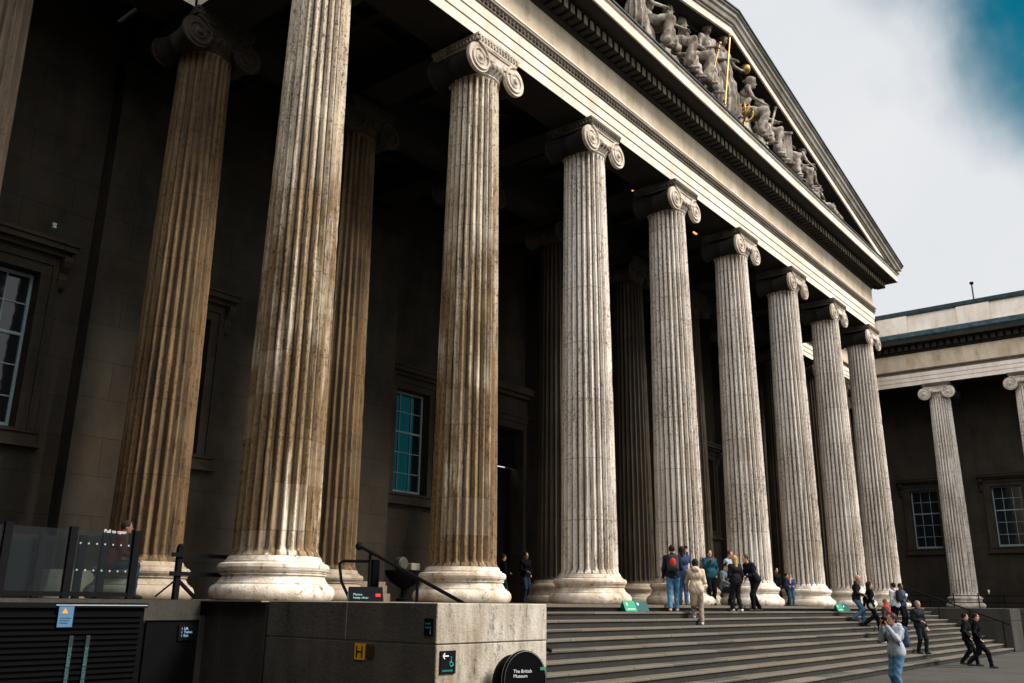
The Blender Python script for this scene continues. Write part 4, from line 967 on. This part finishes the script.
def wrod(mat, p0, p1, rad, tip):
    def f_(t, J, s_, gp):
        bpy.context.view_layer.update(); inv = t.matrix_world.inverted(); a, b = inv @ Vector(p0), inv @ Vector(p1)
        m = MB(); m.tube([a, b], rad, 8); m.sphere(b, tip); m.build('staff', mat, t, smooth=40)
    return f_
statue('standing bare-legged stone figure at the upper left edge of the pediment view', 11.0, 2.7, 'stand', 40, 'side', 'down', nude=True, fem=0)
statue('seated stone man with bare knee and crossed hands, left of the draped pair', 11.95, 3.15, 'sit', -35, 'lap', 'rest', lean=8, nude=True, fem=0)
statue('seated robed stone woman, left one of the close pair', 13.45, 3.25, 'sit', -40, 'lap', 'rest', nod=5)
statue('seated robed stone woman leaning away, right one of the close pair', 14.65, 3.45, 'sit', -40, 'rest', 'lap', lean=-4)
statue('standing stone woman holding the shorter gilt rod', 16.15, 3.35, 'stand', 10, 'down', 'front', extra=wrod(M_gold, (15.34, -1.88, 17.72), (16.14, -1.88, 19.5), .028, .07))
statue('tall central stone woman holding a gilt orb and a long gilt staff', 17.45, 3.62, 'stand', 0, 'side', 'front', extra=sword(wrod(M_gold, (16.3, -1.86, 17.1), (17.12, -1.86, 20.38), .034, .085), orb))
statue('helmeted stone figure bowing over a gilt armillary sphere', 19.25, 3.45, 'sit', -35, 'lap', 'lap', lean=14, nod=22, helmet=True, extra=armillary)
statue('seated stone figure with a slanted stone pole to its right', 20.85, 3.15, 'sit', -40, 'reach', 'rest', lean=6, extra=wrod(M_sculpt, (19.95, -1.85, 17.1), (21.2, -1.85, 19.3), .045, .07))
statue('seated stone figure resting beside a carved pillar', 23.0, 2.8, 'sit', -45, 'lap', 'rest', lean=0, extra=harp)
statue('stone figure bending forward near the low end of the pediment', 24.5, 2.7, 'sit', -50, 'reach', 'lap', lean=25, nod=10)
statue('small kneeling stone figure next to the reclining one', 25.9, 2.3, 'kneel', -60, 'reach', 'front', fem=0)
statue('reclining stone figure in the narrowing corner of the pediment', 27.3, 2.4, 'recline', -75, 'rest', fem=1)
def beast(label, x, s_, kind):
    t = thing('animal_statue', label, 'statue', (x, -1.36, 17.18), R_(180)); q = SDF()
    if kind == 'lion':
        q.cap((-.35, 0, .36), (.35, 0, .40), .17, .2, .1); q.ell((.55, 0, .62), (.2, .17, .2), .1); q.ell((.72, 0, .57), (.1, .08, .08), .05)
        for xx in (-.35, .35):
            for yy in (-.1, .1): q.cap((xx, yy, .35), (xx + .05, yy, .06), .08, .05, .05); q.cap((xx + .05, yy, .05), (xx + .16, yy, .04), .05, .04, .02)
        q.cap((-.5, 0, .4), (-.75, .05, .15), .04, .03, .03)
        q.ell((.60, .09, .80), (.04, .03, .05), .02); q.ell((.60, -.09, .80), (.04, .03, .05), .02)
    else:
        q.cap((-.3, 0, .16), (.3, 0, .2), .13, .14, .1); q.cap((.3, 0, .22), (.5, 0, .42), .08, .07, .05); q.ell((.56, 0, .46), (.12, .07, .07), .05)
        q.cap((-.35, .1, .15), (-.1, .22, .06), .08, .05, .05); q.cap((.3, .1, .12), (.5, .14, .05), .05, .04, .04); q.cap((-.4, 0, .14), (-.7, 0, .06), .05, .03, .03)
    q.mesh('figure', M_sculpt, t, .022, lambda X, Y, Z: .008 * np.sin(X * 30) * np.sin(Z * 40), s_); return t
beast('crouching stone lion beyond the reclining figure in the pediment corner', 29.2, 1.0, 'lion').rotation_euler = (0, 0, R_(180))
beast('low stone beast wedged into the far tip of the pediment', 30.9, .9, 'low')
beast('smallest stone beast, last carving toward the pediment tip', 32.2, .55, 'low')

# ------------------------------------------------------------------ street furniture, signs
def rail_thing(label, X, mirror=1):
    t = thing('handrail', label, 'handrail'); m = MB(); pitch = rise / run
    y0, z0 = -.55, 1.0; y1 = -5.0
    m.tube([(X, y0, z0), (X, -2.5, z0 + (-2.5 - y0) * .38), (X, y1, z0 + (y1 - y0) * .38)], .032, 10); m.sphere((X, y0 + .02, z0), .075)
    m.build('rail', M_iron, t, smooth=45)
    for y in (-.85, -2.1, -3.4, -4.7):
        zt = z0 + (y - y0) * .38; zb = 0 if y > -1.3 else -rise * (1 + int((-1.3 - y) / run))
        q = MB(); q.tube([(X, y, zb), (X, y, zt)], .028, 8); q.lathe([(.06, 0), (.06, .02), (.03, .03)], 12, (X, y, zb)); q.build('post', M_iron, t, smooth=45)
    return t
hr = rail_thing('black iron handrail sloping down beside the pale block at the left', 1.50)
m = MB(); m.tube([(1.50, -.83, .72), (1.22, -.42, .72), (1.19, -.36, .68), (1.23, -.40, .35), (1.38, -.52, .0)], .028, 8); m.build('end_loop', M_iron, hr, smooth=45)
rail_thing('black iron handrail at the far right end of the steps', 36.0)
# iron railings on the right wing podium
t = thing('iron_railing', 'low dark iron railing along the base of the right colonnade', 'railing')
for z in (.32, .70): m = MB(); m.tube([(48.95, 3.0, z), (48.95, -9, z)], .025, 8); m.build('rail', M_iron, t)
for i in range(9): m = MB(); m.tube([(48.95, 2.9 - i * 1.35, -.0), (48.95, 2.9 - i * 1.35, .78)], .03, 8); m.sphere((48.95, 2.9 - i * 1.35, .80), .045); m.build('post', M_iron, t)
t = thing('marker_lamp', 'tiny pale lamp on top of the low railing at far right', 'lamp', (48.95, -1.73, .80)); m = MB(); m.lathe([(.03, 0), (.03, .08), (.06, .10), (.06, .2), (.03, .24)], 12); m.build('lamp_head', flat('pale_lamp', (.7, .6, .35)), t)
# antenna
t = thing('roof_post', 'thin post with a small head standing on the right parapet', 'post', (49.7, -3.0, 18.7)); m = MB(); m.tube([(0, 0, 0), (0, 0, 1.15)], .045, 8); m.build('pole', M_leadd, t); m = MB(); m.lathe([(.05, 0), (.12, .05), (.12, .17), (.05, .2)], 12, (0, 0, 1.1)); m.build('head', M_iron, t)
# left barrier
t = thing('crowd_barrier', 'black metal barrier with splayed feet left of the largest column', 'barrier', (-1.5, .62, 0)); m = MB(); m.box(-.045, .045, -.04, .04, 0, .86); m.sphere((0, 0, .87), .05); m.build('post', M_iron, t)
for sx in (-1, 1): m = MB(); m.obox((sx * .18, 0, .19), (sx * .62, 0, -.5), (0, 1, 0), (.5, 0, .62), .27, .03, .03); m.build('foot', M_iron, t)
for z in (.73, .42): m = MB(); m.box(-.18, 1.6, -.075, -.045, z - .035, z + .035); m.build('rail', M_iron, t)
m = MB(); m.box(1.5, 1.58, -.04, .04, 0, .8); m.build('post', M_iron, t)
# glass balustrade
t = thing('glass_balustrade', 'dark framed glass balustrade around the lift landing at lower left', 'balustrade', (0, 0, 0))
posts = [(-2.42, .42), (-3.45, .42), (-4.4, .42), (-5.4, .42), (-6.4, .42), (-2.42, 1.42), (-2.42, 2.2), (-3.1, 2.2), (-3.7, 2.2), (-4.7, 2.2), (-5.7, 2.2)]
for (x, y) in posts: m = MB(); m.box(x - .055, x + .055, y - .04, y + .04, .0, 1.06); m.build('post', M_iron, t)
def panel(a, b, dots=False):
    a, b = Vector(a), Vector(b); d = (b - a).normalized(); a += d * .06; b -= d * .06; c = (a + b) / 2; m = MB(); n_ = Vector((-d.y, d.x)); m.obox((c.x, c.y, .56), (d.x, d.y, 0), (n_.x, n_.y, 0), (0, 0, 1), (b - a).length / 2, .008, .46); g = m.build('glass_pane', M_clear, t)
    if dots:
        m = MB(); L_ = (b - a).length
        for zz in (.82, .42):
            for i in range(7):
                q = a + d * L_ * (i + .5) / 7; m.lathe([(.014, 0), (.014, .003)], 10, (q.x, q.y - .012, zz), 'y')
        m.build('marker_dots', flat('dot_film', (.35, .4, .4)), g)
for i in range(4): panel(posts[i], posts[i + 1], i == 0)
for i in (0, 5): panel(posts[0 if i == 0 else 5], posts[5 if i == 0 else 6])
for i in range(6, 10): panel(posts[i], posts[i + 1])
m = MB(); m.box(-6.5, -2.36, .39, .45, .03, .10); m.box(-5.8, -2.36, 2.17, 2.23, .03, .10); m.build('bottom_rail', M_iron, t)
WHT = flat('white_lettering', (.7, .75, .75), .5, 0, .02); TEAL = flat('teal_print', (.03, .33, .30), .5, 0, .05); GRN = flat('green_panel', (.02, .25, .14), .5, 0, .08); RED = flat('red_print', (.5, .03, .02), .5, 0, .05)
text_mesh('Pull to open', .075, WHT, 'lettering', t, frame_mtx((-2.98, .405, 1.0), (1, 0, 0), (0, 0, 1)))
# lift housing, louvred
t = thing('lift_housing', 'black louvred lift housing under the glass balustrade', 'lift housing')
m = MB(); m.box(-9, -2.30, .12, .30, -1.84, -.13)
m.build('casing', M_black, t)
m = MB(); 
for i in range(20): m.box(-8.9, -2.35, .085, .118, -1.78 + i * .08, -1.74 + i * .08)
m.build('louvre_slats', M_black, t)
m = MB(); m.box(-9, -2.28, .06, .30, -.128, -.06); m.build('top_frame', M_iron, t)
m = MB(); m.box(-3.72, -2.30, .045, .059, -.10, -.085); m.build('edge_strip', flat('pale_metal', (.3, .36, .36), .4), t)
t = thing('warning_notice', 'small pale blue warning notice on the black housing', 'sign', (-3.56, .06, -.25)); m = MB(); m.box(-.11, .11, -.012, 0, -.15, .14); m.build('board', flat('pale_blue', (.07, .16, .27), .5, 0, .05), t)
m = MB(); m.add([(-.07, -.016, .04), (.03, -.016, .04), (-.02, -.016, .12), (-.07, -.013, .04), (.03, -.013, .04), (-.02, -.013, .12)], [(0, 1, 2), (5, 4, 3), (0, 3, 4, 1), (1, 4, 5, 2), (2, 5, 3, 0)]); m.build('warning_triangle', flat('amber_print', (.6, .3, .04)), t)
m = MB()
for i in range(3): m.box(-.08, .08 - .02 * i, -.015, -.0125, -.03 - i * .035, -.018 - i * .035)
m.build('text_lines', flat('dark_print', (.03, .06, .1)), t)
for i, x in enumerate((-3.42, -3.17)):
    t = thing('tape_strip', ('left' if i == 0 else 'right') + ' one of two vertical printed tapes on the black housing', 'tape', (x, .07, -.5), 0, 'printed tapes on the housing'); m = MB(); m.box(-.03, .03, -.004, 0, -.95, -.02); m.build('tape', flat('dark_tape', (.02, .03, .03)), t)
    text_mesh('DO NOT REMOVE', .07, flat('faded_print', (.05, .15, .17)), 'lettering', t, frame_mtx((.02, -.006, -.75), (0, 0, 1), (-1, 0, 0)), .001)
# doorway under the podium with the small lit display
t = thing('service_doorway', 'black service opening in the podium left of the pale block', 'doorway'); m = MB(); m.box(-2.15, -1.22, .27, .308, -1.84, -.32); m.build('recess_panel', M_black, t)
m = MB(); m.box(-2.25, -1.2, .24, .268, -.32, -.25); m.build('lintel', M_plinthd, t)
t = thing('display_board', 'small dim display with rows of pale text in the black opening', 'display', (-1.42, .262, -.52)); m = MB(); m.box(-.17, .17, -.02, 0, -.12, .12); m.build('board', M_iron, t)
text_mesh('i  Lift\ni  Toilets\ni  Exit', .055, M_screen, 'lettering', t, frame_mtx((-.12, -.024, .05), (1, 0, 0), (0, 0, 1)), .001)
# signs on the block
YEL = flat('yellow_plate', (.75, .36, .02), .5, 0, .06)
def wplate(name, label, y0, y1, z0, z1, mat, cat):
    t = thing(name, label, cat, (-1.055, (y0 + y1) / 2, (z0 + z1) / 2)); m = MB(); m.box(-.012, 0, -abs(y1 - y0) / 2, abs(y1 - y0) / 2, -(z1 - z0) / 2, (z1 - z0) / 2); m.build('plate', mat, t); return t
t = wplate('hydrant_sign', 'yellow hydrant plate with a black letter H on the block', -3.64, -3.43, -.78, -.56, YEL, 'sign')
text_mesh('H', .23, M_iron, 'lettering', t, frame_mtx((-.016, .0, -.082), (0, -1, 0), (0, 0, 1)), .001, 'CENTER')
t = wplate('blank_plate', 'dark brown blank plate beside the yellow hydrant plate', -3.83, -3.67, -.75, -.58, flat('rust_plate', (.05, .025, .012)), 'plate')
t = wplate('wall_sign', 'small dark sign with tiny pale print near the top corner of the block', -4.94, -4.78, -.42, -.2, M_iron, 'sign')
text_mesh('Level\naccess', .045, TEAL, 'lettering', t, frame_mtx((-.016, .06, .03), (0, -1, 0), (0, 0, 1)), .001); text_mesh('i', .09, WHT, 'symbol', t, frame_mtx((-.016, -.03, -.09), (0, -1, 0), (0, 0, 1)), .001)
t = thing('direction_sign', 'black sign with white left arrow and wheelchair symbol on the bright block face', 'sign', (-.83, -5.002, -.755)); m = MB(); m.box(-.15, .15, -.015, 0, -.145, .145); m.build('plate', M_iron, t)
m = MB(); m.obox((-.05, -.018, .08), (1, 0, 0), (0, 1, 0), (0, 0, 1), .055, .002, .007)
for s_ in (-1, 1): m.obox((-.088, -.018, .08 + s_ * .018), Vector((1, 0, s_)).normalized(), (0, 1, 0), Vector((-s_, 0, 1)).normalized(), .026, .002, .007)
m.build('arrow', WHT, t)
m = MB(); m.tube([(.06 + .032 * math.cos(a), -.018, -.02 + .032 * math.sin(a)) for a in np.linspace(1.9, 6.0, 12)], .006, 5); m.tube([(.055, -.018, .045), (.055, -.018, -.005), (.085, -.018, -.008), (.10, -.018, -.045)], .007, 5); m.sphere((.053, -.018, .06), .011, n=8, m=6); m.build('wheelchair_symbol', TEAL, t)
text_mesh('Level access', .042, TEAL, 'lettering', t, frame_mtx((-.115, -.017, -.115), (1, 0, 0), (0, 0, 1)), .001)
# arched A-board
t = thing('pavement_board', 'arched black pavement board with white museum lettering in front of the pale block', 'sign', (.22, -5.5, -1.84), R_(-30))
def arch(w_, h_, y, th):
    pts = [(-w_, .1)] + [(-w_, h_ - w_ * 1.2)] + [(w_ * math.cos(a), h_ - w_ * 1.2 + w_ * 1.2 * math.sin(a)) for a in np.linspace(math.pi, 0, 21)] + [(w_, .1)]
    m = MB(); n_ = len(pts); m.add([(x, y, z) for x, z in pts] + [(x, y + th, z) for x, z in pts], [tuple(range(n_)), tuple(range(2 * n_ - 1, n_ - 1, -1))] + [(i, (i + 1) % n_, n_ + (i + 1) % n_, n_ + i) for i in range(n_)]); return m, pts
m, pts = arch(.32, 1.22, 0, .06); m.build('panel', M_black, t)
m = MB(); m.tube([(x, -.005, z) for x, z in [(px_ * .96, pz_ - .012) for px_, pz_ in pts]], .004, 6); m.tube([(x, .065, z) for x, z in pts], .006, 6); m.build('rim', flat('chrome_rim', (.3, .32, .33), .3, .8), t)
m, pts = arch(.31, 1.16, .16, .05); m.v = [(x - .10, y, z) for x, y, z in m.v]; m.build('rear_panel', M_iron, t)
text_mesh('The British\nMuseum', .062, WHT, 'lettering', t, frame_mtx((-.18, -.006, .93), (1, 0, 0), (0, 0, 1)), .002)
m = MB(); m.box(.22, .31, -.008, -.001, .96, 1.0); m.build('green_tag', GRN, t)
m = MB(); m.box(-.28, .28, -.008, -.001, .25, .66); m.build('photo_panel', flat('blue_photo', (.06, .22, .32), .4, 0, .5, 6), t)
m = MB(); m.box(-.30, -.2, -.012, -.002, .70, .715); m.box(.1, .30, -.012, -.002, .70, .715); m.build('shelf_line', WHT, t)
for sx in (-.3, .3): m = MB(); m.box(sx - .05, sx + .05, -.15, .35, 0, .1); m.build('foot', M_iron, t)
# prism floor signs
def prism(label, x, y, z, rz, c1, c2, w_=.42, h_=.24, d=.17, txt=None, num=None):
    t = thing('prism_sign', label, 'floor sign', (x, y, z), rz)
    m = MB(); m.add([(-w_, -d, .005), (w_, -d, .005), (w_, d, .005), (-w_, d, .005), (-w_, 0, h_), (w_, 0, h_)], [(0, 1, 5, 4), (2, 3, 4, 5), (0, 4, 3), (1, 2, 5), (0, 3, 2, 1)])
    m.mi = [0, 0, 1, 1, 0]; m.build('body', [c1, c2], t)
    upv = Vector((0, d, h_ - .005)).normalized(); nrm = Vector((0, -upv.z, upv.y))
    o = Vector((-w_ * .75, -d * .62, .095)) + nrm * .004
    if txt: text_mesh(txt, .058, flat('pale_teal_print', (.25, .45, .45)), 'lettering', t, frame_mtx(o, (1, 0, 0), upv), .001)
    return t, upv, nrm
t, uv_, nr = prism('black prism floor sign with teal end and red mark behind the block edge', -.12, -2.55, -.001, R_(-35), M_iron, flat('teal_end', (.01, .20, .19)), .27, .23, .16, 'Please\nkeep clear')
m = MB(); m.obox(Vector((.19, -.09, .10)) + nr * .004, (1, 0, 0), uv_, nr, .04, .03, .002); m.build('red_mark', RED, t)
DG = flat('dark_green', (.008, .07, .065), .5, 0, .05)
for (x, y, z, nm) in ((9.75, -1.52, -.166, 'green prism floor sign at the left end of the top step'), (24.6, -1.52, -.166, 'green prism floor sign between two far column bases on the top step')):
    t, uv_, nr = prism(nm, x, y, z, R_(-12), GRN, DG, .42, .26, .12)
    m = MB(); m.obox(Vector((.21, -.06, .132)) + nr * .003, (1, 0, 0), uv_, nr, .21, .135, .002); m.build('dark_half', DG, t)
    m = MB(); m.obox(Vector((-.31, -.038, .178)) + nr * .004, (1, 0, 0), uv_, nr, .022, .035, .002); m.obox(Vector((-.2, -.092, .06)) + nr * .004, (1, 0, 0), uv_, nr, .14, .008, .002); m.obox(Vector((.08, -.038, .178)) + nr * .006, (1, 0, 0), uv_, nr, .03, .03, .002); m.build('print', WHT, t)
# bowl light near the window
t = thing('uplighter_bowl', 'dark bowl-shaped floodlight stand with a round drum lamp behind the handrail', 'floodlight', (8.6, 5.4, 0))
m = MB(); m.lathe([(.10, 0), (.22, .02), (.22, .08), (.09, .12), (.09, .35), (.2, .42), (.42, .55), (.56, .75), (.58, .86), (.5, .86)], 24); m.build('bowl', M_iron, t, smooth=40)
m = MB(); m.lathe([(.17, -.12), (.19, -.1), (.19, .1), (.15, .14)], 20, (-.18, 0, 1.05), 'y'); m.build('drum_lamp', flat('steel_drum', (.12, .11, .09), .4, .5), t, smooth=40)
m = MB(); m.box(.12, .48, -.14, .14, .87, 1.08); m.build('control_box', flat('pale_box', (.3, .27, .2)), t, bevel=.02)
t = thing('black_bollard', 'short flat black bollard left of the bowl floodlight', 'bollard', (7.9, 5.9, 0)); m = MB(); m.box(-.14, .14, -.05, .05, 0, 1.15); m.build('body', M_black, t, bevel=.02)
# floodlight on the window hood
t = thing('hood_floodlight', 'tiny pale floodlight on the window hood at the left edge', 'floodlight', (-1.75, 7.2, 8.42)); m = MB(); m.box(-.04, .04, -.04, .04, 0, .03); m.lathe([(.02, 0), (.05, .03), (.055, .08), (.03, .09)], 12, (0, 0, .03)); m.build('lamp', flat('pale_enamel', (.6, .65, .6)), t)
# orange ceiling lamps
for i, (x, y) in enumerate(((14.73, 1.04), (19.34, 1.06))):
    t = thing('ceiling_lamp', ('nearer' if i == 0 else 'farther') + ' small orange lamp glowing under the portico ceiling', 'lamp', (x, y, 13.93), 0, 'orange lamps in the portico ceiling'); m = MB(); m.box(-.13, .13, -.03, .03, 0, .05); m.build('lamp', M_lamp, t); m = MB(); m.tube([(0, 0, .05), (0, 0, 1.1)], .012, 6); m.box(-.16, .16, -.045, .045, .05, .07); m.build('bracket', M_iron, t)
# covered cart at far right
t = thing('covered_cart', 'dark tarpaulin covered cart at the right edge on the podium', 'cart', (49.6, -6.05, 0), R_(-8))
q = SDF(); q.cap((-.9, 0, .85), (.9, 0, .95), .42, .48, .1); q.cap((-.7, 0, .6), (.9, 0, .6), .4, .45, .1); q.mesh('tarpaulin', M_black, t, .05, folds(.02, 3, 4))
for sx in (-.8, .8):
    for sy in (-.3, .3): m = MB(); m.tube([(sx, sy, .08), (sx, sy, .6)], .05, 8); m.lathe([(.09, -.03), (.09, .03)], 12, (sx, sy, .09), 'y'); m.build('leg', M_iron, t)
print('objects', len(bpy.data.objects))
